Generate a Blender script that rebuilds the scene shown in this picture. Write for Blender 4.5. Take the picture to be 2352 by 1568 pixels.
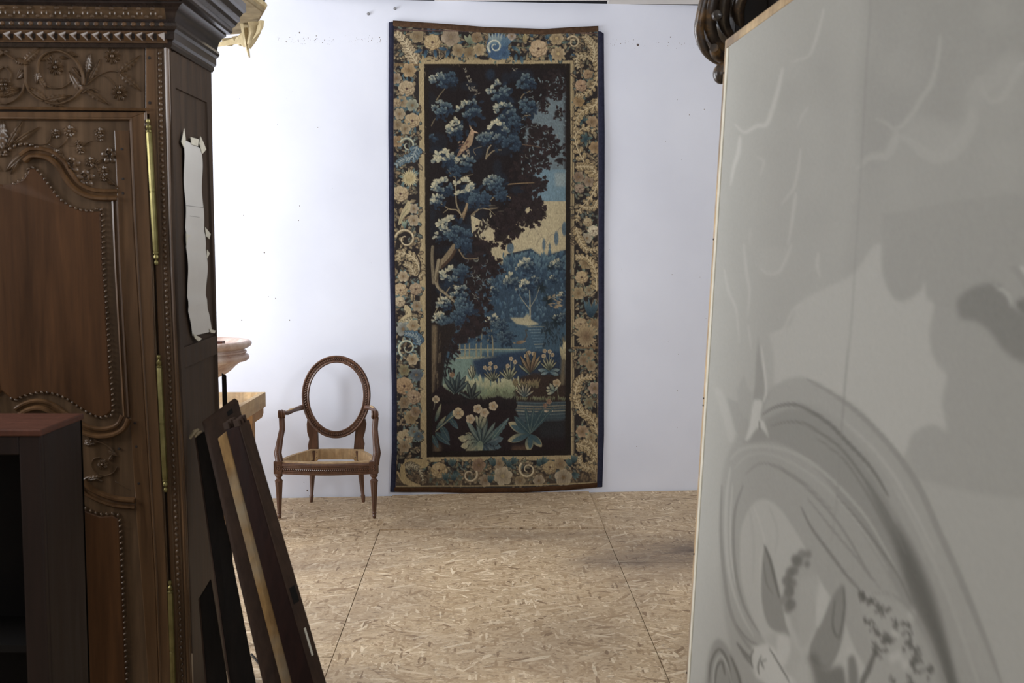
import bpy, math, random
import numpy as np
from mathutils import Vector as Vec
for o in list(bpy.data.objects): bpy.data.objects.remove(o)
SC=bpy.context.scene; COL=SC.collection; PI=math.pi
# ------------------------------------------------------------------ camera
H=1.53; FPX=2600.; PITCH=math.radians(4.73)
cam_data=bpy.data.cameras.new('camera'); cam=bpy.data.objects.new('camera',cam_data); COL.objects.link(cam); SC.camera=cam
cam.location=(0,0,H); cam.rotation_euler=(PI/2-PITCH,0,0)
cam_data.sensor_width=36; cam_data.lens=FPX/2352*36; cam_data.clip_end=50
cam_data.dof.use_dof=True; cam_data.dof.focus_distance=6.85; cam_data.dof.aperture_fstop=6.3
# ------------------------------------------------------------------ light and exposure
wd=bpy.data.worlds.new('daylight'); SC.world=wd; wd.use_nodes=True
bg=wd.node_tree.nodes['Background']; bg.inputs[0].default_value=(.72,.82,1,1); bg.inputs[1].default_value=1.0
def area(name,loc,aim,sx,sy,power,col):
    d=bpy.data.lights.new(name,'AREA'); d.shape='RECTANGLE'; d.size=sx; d.size_y=sy; d.energy=power; d.color=col
    o=bpy.data.objects.new(name,d); COL.objects.link(o); o.location=loc
    o.rotation_euler=(Vec(aim)-Vec(loc)).to_track_quat('-Z','Y').to_euler(); return o
area('left_window_daylight',(-3.56,5.35,1.4),(0,5.3,1.1),1.6,2.3,102,(.95,.97,1))
area('right_window_daylight',(2.6,2.3,2.62),(-1.2,3.6,1.9),2.6,.6,82,(.97,.98,1))
area('left_front_fill',(-3.56,2.55,2.2),(.7,2.0,1.3),1.4,1.2,45,(.98,.98,1))  # fill added to brighten the big picture, no window known here
area('rear_fill',(.7,-1.5,2.0),(.2,4,1.3),3.0,1.7,12,(1,.97,.93))  # soft fill added behind the camera
vs=SC.view_settings; vs.view_transform='Standard'; vs.look='None'; vs.gamma=1; vs.use_curve_mapping=False; vs.exposure=0.68
# ------------------------------------------------------------------ the small painter used for the woven and painted pictures
def spl(pts, n=8):
    """Catmull-Rom through points"""
    P=[tuple(map(float,p)) for p in pts]
    if len(P)<3: return P
    Q=[P[0]]+P+[P[-1]]; out=[]
    for i in range(1,len(Q)-2):
        p0,p1,p2,p3=Q[i-1],Q[i],Q[i+1],Q[i+2]
        for k in range(n):
            t=k/n
            out.append(tuple(.5*((2*b)+(-a+c)*t+(2*a-5*b+4*c-d)*t*t+(-a+3*b-3*c+d)*t**3) for a,b,c,d in zip(p0,p1,p2,p3)))
    out.append(P[-1]); return out
class Canvas:
    """a small painter: leaves, strokes and patches laid on a numpy picture"""
    def __init__(s,x0,y0,x1,y1,S,col):
        s.x0,s.y0,s.S=x0,y0,S
        s.W=int(round((x1-x0)*S))+1; s.H=int(round((y1-y0)*S))+1
        s.a=np.empty((s.H,s.W,3),np.float32); s.a[:]=col
        s.gx=x0+np.arange(s.W)/S; s.gy=y0+np.arange(s.H)/S
        s.rnd=random.Random(5)
    def win(s,x0,y0,x1,y1):
        i0=max(0,int((x0-s.x0)*s.S)-1); i1=min(s.W,int((x1-s.x0)*s.S)+3)
        j0=max(0,int((y0-s.y0)*s.S)-1); j1=min(s.H,int((y1-s.y0)*s.S)+3)
        if i1<=i0 or j1<=j0: return None
        X,Y=np.meshgrid(s.gx[i0:i1],s.gy[j0:j1]); return (slice(j0,j1),slice(i0,i1)),X,Y
    def put(s,w,cov,col):
        cov=np.clip(cov,0,1)[...,None]; s.a[w]=s.a[w]*(1-cov)+np.asarray(col,np.float32)*cov
    def leaf(s,x,y,ang,L,W,c0,c1=None,lob=0,nl=4,rib=None,al=1.,k=.75):
        """leaf from its foot x,y; c0 foot colour, c1 tip colour, lob lobed edge"""
        ca,sa=math.cos(math.radians(ang)),-math.sin(math.radians(ang)); R=L+W
        g=s.win(min(x,x+ca*L)-W,min(y,y+sa*L)-W,max(x,x+ca*L)+W,max(y,y+sa*L)+W)
        if not g: return
        w,X,Y=g; dx,dy=X-x,Y-y; a=(dx*ca+dy*sa)/L; b=(-dx*sa+dy*ca)
        aa=np.clip(a,0,1); h=W*.5*np.clip(np.sin(math.pi*aa**k),0,1)**.75
        if lob: h=h*(1-lob*.5+lob*np.abs(np.sin(aa*math.pi*nl)))
        cov=(h-np.abs(b))*s.S+.5; cov[(a<0)|(a>1)]=0; c0=np.asarray(c0,float)
        if c1 is None: c=np.broadcast_to(c0,X.shape+(3,)).copy()
        else: c=c0+(np.asarray(c1,float)-c0)*np.clip(aa*1.15-.1,0,1)[...,None]
        if rib is not None:
            r=np.clip((.8-np.abs(b))*1.2,0,1)[...,None]; c=c*(1-r)+np.asarray(rib)*r
        cov=np.clip(cov,0,1)*al; cov=cov[...,None]; s.a[w]=s.a[w]*(1-cov)+c*cov
    def stroke(s,pts,w0,w1,col,al=1.,n=8,hard=1.,taper=0):
        P=spl(pts,n) if n else pts; m=max(w0,w1)/2+2/s.S+2/hard
        xs=[p[0] for p in P]; ys=[p[1] for p in P]
        g=s.win(min(xs)-m,min(ys)-m,max(xs)+m,max(ys)+m)
        if not g: return
        w,X,Y=g; best=np.full(X.shape,-1e9); N=len(P)-1
        for i in range(N):
            (ax,ay),(bx,by)=P[i][:2],P[i+1][:2]; dx,dy=bx-ax,by-ay; qq=dx*dx+dy*dy+1e-9
            t=np.clip(((X-ax)*dx+(Y-ay)*dy)/qq,0,1)
            q=(i+t)/N; r=(w0+(w1-w0)*q)/2*(1-taper+taper*np.clip(4*q*(1-q),0,1)**.6)
            best=np.maximum(best,r-np.hypot(X-ax-t*dx,Y-ay-t*dy))
        s.put(w,np.clip(best*s.S*hard+.5,0,1)*al,col)
    def poly(s,pts,col,al=1.,smooth=0,soft=0):
        P=spl(list(pts)+[pts[0]],smooth) if smooth else list(pts)+[pts[0]]
        xs=[p[0] for p in P]; ys=[p[1] for p in P]
        g=s.win(min(xs)-soft,min(ys)-soft,max(xs)+soft,max(ys)+soft)
        if not g: return
        w,X,Y=g; cov=np.zeros(X.shape)
        for ox,oy in ((-.25,-.25),(.25,-.25),(-.25,.25),(.25,.25)):
            x=X+ox/s.S; y=Y+oy/s.S; ins=np.zeros(X.shape,bool)
            for (ax,ay),(bx,by) in zip(P[:-1],P[1:]):
                if ay==by: continue
                c=((ay>y)!=(by>y))&(x<(bx-ax)*(y-ay)/(by-ay)+ax); ins^=c
            cov+=ins*.25
        if soft:
            k=max(1,int(soft*s.S))
            for _ in range(2):
                c=np.cumsum(np.pad(cov,((k+1,k),(0,0)),mode='edge'),0); cov=(c[2*k+1:]-c[:-2*k-1])/(2*k+1)
                c=np.cumsum(np.pad(cov,((0,0),(k+1,k)),mode='edge'),1); cov=(c[:,2*k+1:]-c[:,:-2*k-1])/(2*k+1)
        s.put(w,cov*al,col)
    def disc(s,x,y,rx,ry,col,al=1.,soft=1.):
        g=s.win(x-rx-2*soft,y-ry-2*soft,x+rx+2*soft,y+ry+2*soft)
        if not g: return
        w,X,Y=g; d=np.hypot((X-x)/rx,(Y-y)/ry); s.put(w,np.clip((1-d)*min(rx,ry)/soft*s.S+.5,0,1)*al,col)
CREAM=(196,180,132); PALE=(150,160,135); TEAL=(78,104,110); BLUE=(42,64,84); NAVY=(26,36,52); DARK=(27,22,22); TAN=(158,136,92)
def mixc(a,b,t): return tuple(x+(y-x)*t for x,y in zip(a,b))
def cluster(cv,x,y,r,b,n=None,lob=0,fine=1.):
    """tuft of rounded leaves, the upper left ones light, the lower right ones blue"""
    R=cv.rnd
    for _ in range(38):
        a=R.uniform(0,360); d=r*R.uniform(0,.95); cv.leaf(x+r*.2+d*math.cos(a),y+r*.22+d*math.sin(a),R.uniform(-110,70),r*R.uniform(.35,.65),r*.27,NAVY,mixc(NAVY,BLUE,R.uniform(.2,.9)),k=1.3,al=.85)
    m=3 if r<14 else (5 if r<22 else 7)
    hands=[(x+r*.86*math.cos(q*2.4+r*1.7)*R.uniform(.35,1),y+r*.72*math.sin(q*2.4+r*1.7)*R.uniform(.35,1)) for q in range(m)]
    hands.sort(key=lambda p:-(p[0]-x)*.7-(p[1]-y))
    for tx,ty in hands[::-1]:
        pos=((tx-x)*.7+(ty-y))/r; base=100-(tx-x)/r*45
        for k in (0,6,1,5,2,4,3):
            if R.random()<.18: continue
            a=base+(k-3)*27+R.uniform(-12,12); L=min(r,17)*R.uniform(.45,.82)*fine; W=L*R.uniform(.38,.56)
            lit=b*(.78-pos*.5+.25*math.cos(math.radians(a-115))+R.uniform(-.28,.16)); lit=max(0,min(1.1,lit))
            c1=mixc(TEAL,CREAM,min(1,(lit-.35)*1.6)) if lit>.35 else mixc(BLUE,TEAL,lit/.35)
            c0=mixc(NAVY,BLUE,.3+lit*.6) if lit<.8 else mixc(TEAL,CREAM,.55)
            cv.leaf(tx,ty,a,L+1,W+1.6,mixc(c0,DARK,.35),mixc(c0,DARK,.2),k=1.25,al=.6)
            cv.leaf(tx,ty,a,L,W,c0,c1,lob,2,k=1.35)
def oak(cv,x,y,a,L,col=(34,25,24)):
    cv.leaf(x,y,a,L,L*.62,col,mixc(col,(52,36,34),.5),.75,2.5,k=1.)
def oakmass(cv,x,y,r,n=14,col=(33,25,24)):
    R=cv.rnd; cv.disc(x,y,r*.5,r*.5,col,.95,4)
    for k in range(n):
        a=R.uniform(0,360); d=r*R.uniform(.1,.7)
        oak(cv,x+d*math.cos(a),y+d*math.sin(a),-math.degrees(a)+R.uniform(-40,40),r*R.uniform(.35,.55),mixc(col,(44,34,36),R.random()*.6))
def flower(cv,x,y,r,col,n=6,cen=(120,90,50),a0=0,rim=None):
    if rim: cv.disc(x,y,r*1.02,r*1.02,rim,.7,2)
    for k in range(n):
        a=a0+360*k/n; dk=cv.rnd.uniform(-.12,.12)
        c=mixc(col,(60,45,35),.22+dk); cv.leaf(x,y,a,r*1.1,r*5./n,mixc(col,(80,58,42),.55),mixc(mixc(col,(110,90,62),.18),(240,225,190),max(0,.06+dk)),k=1.7)
    cv.disc(x,y,r*.22,r*.22,cen,.9,1.2)
def rose(cv,x,y,r,col):
    R=cv.rnd
    for ring,rr in ((0,1.),(1,.72),(2,.45)):
        for k in range(8-2*ring):
            a=math.radians(360*k/(8-2*ring)+ring*25+R.uniform(-8,8)); d=r*rr*.55
            cv.disc(x+d*math.cos(a),y+d*math.sin(a),r*.44*rr,r*.40*rr,mixc(col,(70,48,36),.5),.8,1)
            cv.disc(x+d*math.cos(a)-.6,y+d*math.sin(a)-.9,r*.40*rr,r*.35*rr,mixc(col,(225,205,165),R.uniform(0,.25)),.95,1.2)
    cv.disc(x,y,r*.14,r*.14,(70,45,38),.8,1)
def acanthus(cv,pts,w,col,dark=(95,72,42),both=1,n=9,L=15):
    """curling leaf: a spine with toothed lobes on both sides"""
    P=spl(pts,8); m=len(P)-1; n=int(n*1.3)
    for k in range(n):
        i=int((k+.3)/n*m); (x,y),(x2,y2)=P[i][:2],P[min(m,i+1)][:2]; a=math.degrees(math.atan2(-(y2-y),x2-x)); f=1.12-.6*k/n
        for sd in ((1,-1) if both else (1,)):
            b=a+sd*(40+cv.rnd.uniform(-8,8)); cv.leaf(x,y,b,L*f*1.35,L*.86*f,(44,36,30),(56,44,34),k=1.3); t=cv.rnd.uniform(-.12,.12)
            cv.leaf(x,y,b,L*f*1.25,L*.7*f,mixc(dark,col,.3),mixc(col,(240,225,190) if t>0 else dark,abs(t)),.45,3,k=1.4); cv.leaf(x,y,b-sd*4,L*f*.85,1.8,mixc(col,(225,208,164),.5),k=1.)
    cv.stroke(P,w,w*.3,mixc(col,dark,.2),n=0); cv.stroke([(x-.5,y-.5) for x,y in P],w*.35,.8,mixc(col,(225,208,168),.6),n=0)
def spiral(x,y,r,t0,turns,sg=1,k=.75):
    return [(x+r*(1-k*t)*math.cos(t0+sg*turns*6.283*t),y+r*(1-k*t)*math.sin(t0+sg*turns*6.283*t)) for t in [i/26 for i in range(27)]]
def volute(cv,x,y,r,t0,turns,sg,col,w=5,lobes=True,dark=(60,45,35)):
    P=spiral(x,y,r,t0,turns,sg)
    if lobes:
        for i in range(0,20,2):
            px,py=P[i]; a=math.degrees(math.atan2(-(py-y),px-x)); cv.leaf(px,py,a+25*sg,r*.5,r*.26,dark,col,k=1.2)
    cv.stroke(P,w,w*.35,mixc(col,dark,.35),n=0); cv.stroke([(a-.6,b-.8) for a,b in P],w*.55,w*.2,mixc(col,(235,220,185),.35),n=0)
def plant(cv,x,y,spec,c0,c1,W=.3,rib=None,lob=0,k=1.):
    for a,L in spec:
        cv.leaf(x,y,a,L+1.6,L*W+2.6,(26,24,26),(30,30,32),lob,4,None,k=k); d=cv.rnd.uniform(-.14,.14); q=mixc(c1,(235,225,180) if d>0 else (20,26,30),abs(d))
        cv.leaf(x,y,a,L,L*W,c0,q,lob,4,rib,k=k); cv.leaf(x,y,a+3,L*.8,L*W*.3,mixc(c0,q,.6),mixc(q,(220,206,160),.3),0,4,None,k=k,al=.6)
def tufts(cv,x0,x1,yf,h,c0,c1,n,spread=25,W=.22):
    R=cv.rnd
    for _ in range(n):
        x=R.uniform(x0,x1); y=yf(x) if callable(yf) else yf; cv.leaf(x,y+R.uniform(0,h*.5),90+R.uniform(-spread,spread),h*R.uniform(.6,1.2),h*W,c0,c1)
def paint_tapestry(S=1.0):
    cv=Canvas(890,46,1390,1132,S,TAN); R=cv.rnd
    A=lambda x,y:(x/4.238+880,y/4.238+30); B=lambda x,y:(x/4.127+880,y/4.127+380); C=lambda x,y:(x/3.919+880,y/3.919+740)
    def pp(f,*v): return [f(v[i],v[i+1]) for i in range(0,len(v),2)]
    # ---- picture field
    cv.poly([(970,140),(1312,140),(1312,1058),(970,1058)],(30,24,24))
    for _ in range(90):
        cv.disc(R.uniform(985,1230),R.uniform(165,760),R.uniform(8,24),R.uniform(8,24),mixc(DARK,(30,44,62),R.uniform(.3,1)),.5,6)
    # sky, cloud and far castle
    cv.poly(pp(A,1690,560,1765,700,1765,1570,1500,1570,1400,1350,1380,1150,1500,900,1620,800),(98,116,122),.9,soft=3)
    cv.poly(pp(B,1420,40,1725,40,1725,345,1380,345,1400,200),(92,122,136))
    cv.poly(pp(B,1620,70,1725,70,1725,200,1630,200),(135,146,140),.7,soft=2)
    cv.poly(pp(B,1400,340,1728,340,1728,800,1500,870,1400,790,1170,840,1230,950,1100,945,1000,830,950,740,840,640,830,470,1000,560,1200,640),(172,155,112))
    for _ in range(60):
        x,y=B(R.uniform(980,1720),R.uniform(350,880)); cv.stroke([(x,y),(x+R.uniform(6,22),y+R.uniform(-2,2))],1.5,.8,mixc((172,155,112),R.choice([(190,174,132),(120,105,80)]),.5),.55)
    for x,y in ((1500,730),(1600,700),(1680,640),(1420,640)): cv.stroke(pp(B,x-60,y+40,x,y-50,x+60,y+30),1.2,1,(110,100,84),.7)
    for x,y,w,h in ((1638,690,5,16),(1520,750,3.5,13),(1575,770,2.5,8),(1715,600,6,16),(1205,780,8,12)): cv.disc(*B(x,y),w,h,(58,84,104),.85,2)
    # middle distance blue
    cv.poly(pp(B,1170,850,1400,790,1500,860,1728,800,1728,1568,850,1568,880,1200,960,1020,1120,950),(42,62,80),1,soft=2)
    cv.poly(pp(C,560,0,1640,0,1640,280,1590,470,1230,480,1100,520,560,500,520,300,600,200),(50,76,94))
    for _ in range(260):
        x,y=B(R.uniform(900,1720),R.uniform(860,1560)); L=R.uniform(9,22)
        cv.leaf(x,y,90+R.uniform(-35,35),L,L*.3,(34,54,76),mixc((58,90,112),(104,134,138),R.random()*.8),k=1.2)
    for _ in range(130):
        x=R.uniform(1160,1300); y=595+abs(x-1215)*.12+R.uniform(-4,26); L=R.uniform(12,24); cv.leaf(x,y,90+(1215-x)*.35+R.uniform(-20,20),L,L*.24,(38,60,82),(84,112,118),k=1.2)
    for x,y,r in ((1500,1150,15),(1560,1280,14),(1580,960,10),(1640,1480,18),(1560,1540,16)): 
        for _ in range(26): 
            a=R.uniform(0,360); xx,yy=B(x,y); cv.leaf(xx,yy,a,r*R.uniform(.7,1.2),4,(24,34,40),(38,52,58))
    # shrubs with cream heads
    for x,y,r,b in ((1205,610,20,.8),(1202,656,20,1.),(1171,646,17,.7),(1231,642,12,.6),(1277,608,15,.75),(1268,640,10,.7),(1290,678,10,.85),(1134,736,14,.85),(1287,729,14,.6),(1120,650,14,.6),(1131,668,11,.7),(1150,750,16,.35),(1160,775,18,.3),(1120,770,16,.3)):
        cluster(cv,x,y,r,b,n=14,fine=.85)
    cv.stroke(pp(B,1390,1480,1390,1300,1385,1180),3.6,1.2,(150,140,105)); cv.stroke(pp(B,1385,1360,1310,1260,1290,1220),2,1,(140,132,104)); cv.stroke(pp(B,1392,1340,1440,1260,1480,1150),2,1,(130,126,104))
    [cv.leaf(*B(R.uniform(1550,1660),R.uniform(1230,1350)),R.uniform(-30,40),R.uniform(6,13),3,(120,100,74),(158,136,98)) for _ in range(26)]
    cv.poly(pp(B,1200,1440,1330,1440,1370,1400,1400,1460,1480,1500,1380,1520,1260,1500),(170,156,112),.9,soft=1)
    # stream and duck
    for y in range(0,8):
        cv.stroke(pp(C,1300+10*y,40+26*y,1450,36+26*y),2,1,R.choice([(165,150,110),(110,130,130),(80,108,122)]),.8)
    cv.poly(pp(C,620,270,900,240,1180,235,1290,250,1290,262,900,262,860,350,600,360),(96,120,112),.9,soft=2)
    cv.stroke(pp(C,600,250,800,240,1200,240,1280,236),2.4,1.2,(160,150,108),.9)
    cv.leaf(*C(1195,185),12,24,8,(92,70,52),(140,120,88)); cv.stroke(pp(C,1270,160,1290,120,1283,85),3,2,(70,58,50)); cv.disc(*C(1286,72),3,2.4,(56,62,60)); cv.leaf(*C(1190,188),160,7,3,(130,110,80))
    for x in (690,735,775,838,880,942,985):
        cv.stroke(pp(C,x+R.uniform(-20,20),60,x,180,x,300),2,3.6,(128,118,86)); cv.leaf(*C(x-35,325),14,20,5,(150,140,100),(120,124,96))
    for _ in range(70):
        x,y=C(R.uniform(640,980),R.uniform(0,170)); L=R.uniform(8,16); cv.leaf(x,y,R.uniform(200,340),L,L*.4,(30,48,66),(48,76,98))
    # left-hand great tree: dark oak leaf sprays over the sky
    OM=((1275,172,20),(1290,190,16),(1258,186,20),(1283,215,18),(1272,205,26),(1250,240,22),(1282,262,18),(1230,300,34),(1255,325,34),(1275,345,26),(1220,350,34),(1245,370,30),(1285,370,14),(1200,390,30),(1222,420,34),(1245,425,20),(1205,460,36),(1230,470,24),(1190,490,34),(1235,493,26),(1248,492,12),(1215,505,24),(1160,510,34),(1185,530,24),(1150,540,30),(1110,520,20),(1165,555,12),(1115,570,28),(1100,600,30),(1095,545,18),(1130,605,22),(1147,598,10),(1110,630,26),(1135,625,18),(1152,622,10),(1085,640,30),(1105,665,22),(1090,700,30),(1115,690,18),(1125,705,14),(1100,730,26),(1075,745,30),(1095,760,24),(1060,775,30),(1120,745,12),(1040,800,22),(1030,830,16))
    for x,y,r in OM: oakmass(cv,x,y,r,int(5+r*.36))
    for _ in range(150):
        x,y=R.uniform(1195,1298),R.uniform(180,395)
        if x+y*.25<1262: continue
        a=R.uniform(0,360); cv.leaf(x,y,a,R.uniform(4,9),R.uniform(1.6,3.2),(92,112,118),(104,120,118),k=1.)
    for _ in range(70):   # bluish light between the sprays
        x,y=R.choice([(R.uniform(1195,1295),R.uniform(200,385)),(R.uniform(1060,1130),R.uniform(575,700))]); a=R.uniform(0,360)
        cv.stroke([(x,y),(x+6*math.cos(a),y+6*math.sin(a)),(x+11*math.cos(a+.5),y+11*math.sin(a+.5))],1.8,.6,R.choice([(96,118,124),(120,124,108)]),.85)
    for _ in range(26):
        x,y=B(R.uniform(840,1020),R.uniform(470,690)); cv.leaf(x,y,R.uniform(60,130),R.uniform(5,11),3,(150,140,105),(176,162,120))
    # branches
    BR=((B,(750,500,790,400,800,350),9,5,(150,120,78)),(B,(745,480,700,380,690,300,685,100),4,2.4,(140,122,84)),(B,(740,470,700,425,620,410,520,340),4,1.6,(150,130,90)),(B,(620,410,570,450),2.4,1.4,(140,122,84)),(B,(700,170,760,110,850,85),2.6,1.2,(130,112,76)),(B,(685,120,640,80,610,40),2.2,1.2,(130,112,76)),
        (B,(840,470,920,410,1000,415,1080,405),4,1.6,(140,120,84)),(B,(1000,415,1060,470),2,1,(130,112,76)),(B,(1020,330,1080,285,1200,300,1190,330),3,1.8,(130,112,76)),(B,(1180,180,1300,170,1430,165),3.2,1.6,(140,108,68)),(B,(840,470,930,375),3,1.6,(120,102,72)),
        (A,(1000,1420,1020,1330,1050,1290),4,3,(140,122,88)),(A,(1010,1400,1080,1340,1150,1335),4,2,(130,112,80)),(A,(520,850,560,790,610,730),3,1.4,(120,104,72)),(A,(470,1100,500,1040,540,1000),2.4,1.2,(110,96,68)),(A,(1340,830,1370,790,1430,760),3,1.6,(130,110,76)),(A,(1380,1000,1470,995),2.6,1.2,(130,110,76)),(A,(1170,1110,1240,1085),3,1.2,(120,102,72)),(A,(1350,1280,1480,1300,1530,1310),2.6,1.4,(96,72,52)),(A,(900,1380,880,1330,960,1300),2,1,(120,104,76)),
        (B,(680,770,620,850,540,950),16,15,(128,108,76)),(B,(690,790,640,880,560,960),6,7,(70,50,36)),(B,(470,770,465,880,480,1110),7,9,(112,98,72)),(B,(530,900,505,1050,520,1150,600,1220,690,1300),10,5,(136,120,88)),(B,(525,1000,500,1100),4,3,(90,76,54)),(B,(600,1200,650,1140,720,1135),3,1.4,(140,122,88)),(B,(545,1210,530,1310,490,1400),3.6,1.6,(140,124,90)),(B,(650,1290,660,1360,600,1568),2.4,2,(60,50,44)),(B,(720,800,780,880,900,880),4,2,(120,100,68)))
    for f,v,a,b,c in BR:
        P=pp(f,*v); cv.stroke(P,a,b,mixc(c,(40,30,24),.5)); cv.stroke([(x-a*.12,y-.3) for x,y in P],a*.72,b*.7,c)
        if a>8:
            for _ in range(10): i=R.randrange(len(P)-1); t=R.random(); x=P[i][0]+(P[i+1][0]-P[i][0])*t; y=P[i][1]+(P[i+1][1]-P[i][1])*t; cv.stroke([(x-2,y+3),(x+R.uniform(-1,3),y-5)],1.,.6,R.choice([(165,146,104),(80,60,42)]),.7)
    # blue and cream leaf tufts
    CL=((1033,183,15,.2),(1007,186,20,.7),(1012,249,22,.65),(993,318,10,.2),(1078,249,27,.72),(1144,214,28,.62),(1158,256,27,.72),(1205,190,20,.42),(1210,247,19,.36),(1180,285,16,.2),(1139,303,29,.85),(1042,296,24,.95),(1111,320,14,.55),(1175,330,20,.12),(1021,362,26,1.1),(1066,374,20,.8),(1045,395,14,.15),(1103,455,18,.15),(1012,430,24,.85),(1003,462,16,.8),(1068,436,29,1.15),(1090,460,16,.25),(1132,419,22,.6),(1150,448,16,.12),(1028,518,27,.95),(1054,540,24,.3),(1004,545,10,.9),(1064,560,16,.12),(1035,632,23,.8),(1060,622,16,.3),(1055,675,21,.8),(1018,697,15,.85),(1062,708,25,.35),(1010,733,18,.85),(1026,745,14,.3),(1048,730,16,.25))
    for x,y,r,b in CL: cluster(cv,x,y,r,b)
    for x,y in ((1065,163),(1073,185),(1080,205),(1180,160),(1090,215)): 
        for _ in range(9): cv.leaf(x+R.uniform(-7,7),y+R.uniform(-8,8),R.uniform(20,160),R.uniform(4,9),2.6,(70,66,58),(166,152,122))
    # perched bird
    cv.poly(pp(A,715,1400,760,1300,800,1250,835,1180,860,1130,885,1150,880,1210,855,1290,800,1330,740,1390),(150,118,82),1,3)
    for _ in range(26):
        x,y=A(R.uniform(745,840),R.uniform(1240,1370)); cv.leaf(x,y,225,6,2.2,R.choice([(88,58,48),(190,160,120),(110,72,56)]))
    cv.stroke(pp(A,865,1180,870,1160,866,1140),6,5,(168,128,92)); cv.leaf(*A(868,1150),-18,15,4.4,(190,150,110)); cv.leaf(*A(862,1140),115,14,4,(170,140,100),(120,90,64)); cv.stroke(pp(A,830,1330,840,1390,815,1390),1.6,1.4,(150,130,96)); cv.stroke(pp(A,815,1340,822,1385,795,1392),1.6,1.4,(150,130,96))
    # ---- lower ground
    cv.poly(pp(C,560,340,860,330,1000,440,1000,640,700,700,520,560),(100,124,108),.95,soft=2)
    cv.poly(pp(C,800,340,1230,260,1640,260,1640,470,1300,480,1180,520,1000,540,840,470),(34,50,72),1,soft=3)
    cv.poly(pp(C,1180,520,1340,450,1640,470,1640,720,1200,720),(52,38,30),.95,soft=3)
    tufts(cv,*[C(a,0)[0] for a in (760,1240)],C(0,590)[1],30,(120,128,92),(170,164,118),90)
    tufts(cv,*[C(a,0)[0] for a in (540,900)],C(0,600)[1],20,(90,108,88),(150,154,116),60)
    cv.poly(pp(C,700,640,1000,590,1180,600,1200,700,900,700),(112,122,84),.8,soft=4)
    tufts(cv,*[C(a,0)[0] for a in (1170,1400)],C(0,560)[1],16,(90,84,54),(128,104,66),50); tufts(cv,*[C(a,0)[0] for a in (1180,1640)],C(0,690)[1],9,(80,84,58),(120,120,80),70)
    cv.poly(pp(C,1130,710,1640,715,1640,860,1500,1000,1200,900),(50,66,72),.95,soft=2)
    for y,c in ((745,(140,120,86)),(768,(128,106,74)),(792,(150,136,104)),(820,(96,104,98)),(850,(60,74,80)),(880,(70,80,80)),(715,(80,96,100))):
        cv.stroke(pp(C,1180,y,1400,y+8,1640,y),3,2,c,.7)
    cv.stroke(pp(C,1425,790,1480,800,1520,795),5,4,(170,150,116))
    # big left trunk and right trunk
    cv.poly(pp(C,440,0,470,0,520,30,640,0,660,60,600,190,560,330,540,470,520,640,440,660),(38,30,26),1,soft=1)
    cv.poly(pp(C,440,20,485,30,480,300,455,640,438,640),(112,92,62),.95,soft=2)
    for _ in range(26): x=R.uniform(445,520); y=R.uniform(30,560); cv.stroke(pp(C,x,y,x-6,y+R.uniform(40,110)),1.4,.8,R.choice([(140,118,82),(60,46,34)]),.6)
    cv.poly(pp(C,1610,120,1640,120,1645,300,1630,560,1590,560,1600,300),(96,84,60),1,soft=2); tufts(cv,*[C(a,0)[0] for a in (1605,1645)],C(0,280)[1],30,(140,128,88),(184,168,120),16,8)
    for _ in range(60): x,y=C(R.uniform(1430,1620),R.uniform(-10,200)); cv.leaf(x,y,-90+R.uniform(-30,30),R.uniform(8,18),3.4,(30,42,52),(60,84,100))
    for _ in range(50): x,y=C(R.uniform(540,650),R.uniform(120,480)); x-= (y-800)*.05; cv.leaf(x,y,-60+R.uniform(-40,30),R.uniform(8,14),3.4,(30,26,26),(40,38,40))
    # dark foreground bank
    cv.poly(pp(C,440,640,520,560,620,640,720,690,900,700,1050,660,1180,760,1240,900,1640,880,1645,1190,440,1200),(34,24,24),1,soft=1)
    tufts(cv,*[C(a,0)[0] for a in (510,760)],C(0,700)[1],26,(28,22,22),(38,28,26),70,35); tufts(cv,*[C(a,0)[0] for a in (820,1190)],C(0,745)[1],24,(28,22,22),(36,28,28),90,35)
    cv.poly(pp(C,1380,880,1640,870,1640,1040,1400,1040),(38,44,46),.6,soft=6)
    cv.poly(pp(C,450,1080,520,1100,520,1190,450,1190),(96,78,54),.8,soft=3); cv.poly(pp(C,830,1130,940,1120,930,1170,820,1170),(96,78,54),.7,soft=2); cv.poly(pp(C,1160,1110,1330,1100,1330,1160,1150,1160),(90,62,40),.7,soft=3)
    # little flowering plants
    def fl(x,y,r,col=(190,166,120),n=5): flower(cv,*C(x,y),r,col,n,(160,120,70))
    G0,G1=(70,84,64),(168,158,112)
    for bx,by,heads,L in ((990,530,((915,405),(955,410),(1010,400),(965,370)),30),(1130,515,((1150,325),(1120,390),(1185,355)),36),(1310,460,((1310,270),(1350,280),(1285,300)),40),(1490,430,((1440,300),(1495,260),(1520,290),(1450,255)),36)):
        for hx,hy in heads: cv.stroke(pp(C,bx,by,(bx+hx)/2,(by+hy)/2+10,hx,hy),1.4,1.,(150,146,108))
        plant(cv,*C(bx,by),[(a,L*R.uniform(.7,1.05)) for a in (48,66,84,100,118,138)],G0,G1,.13)
        for hx,hy in heads: fl(hx,hy,4.6)
    plant(cv,*C(1490,440),((170,26),(10,26),(-20,24),(200,20)),(44,70,86),(110,130,126),.4); plant(cv,*C(1320,450),((60,44),(75,50),(100,50),(120,44)),(70,52,38),(140,112,72),.14)
    plant(cv,*C(650,640),((60,46),(80,50),(105,46),(125,44),(45,40)),(24,30,34),(58,76,76),.2,(100,110,90)); fl(620,470,6,(130,90,58))
    plant(cv,*C(790,690),((40,30),(75,40),(100,38),(150,30)),(26,28,28),(54,66,62),.2,(90,96,78))
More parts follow.
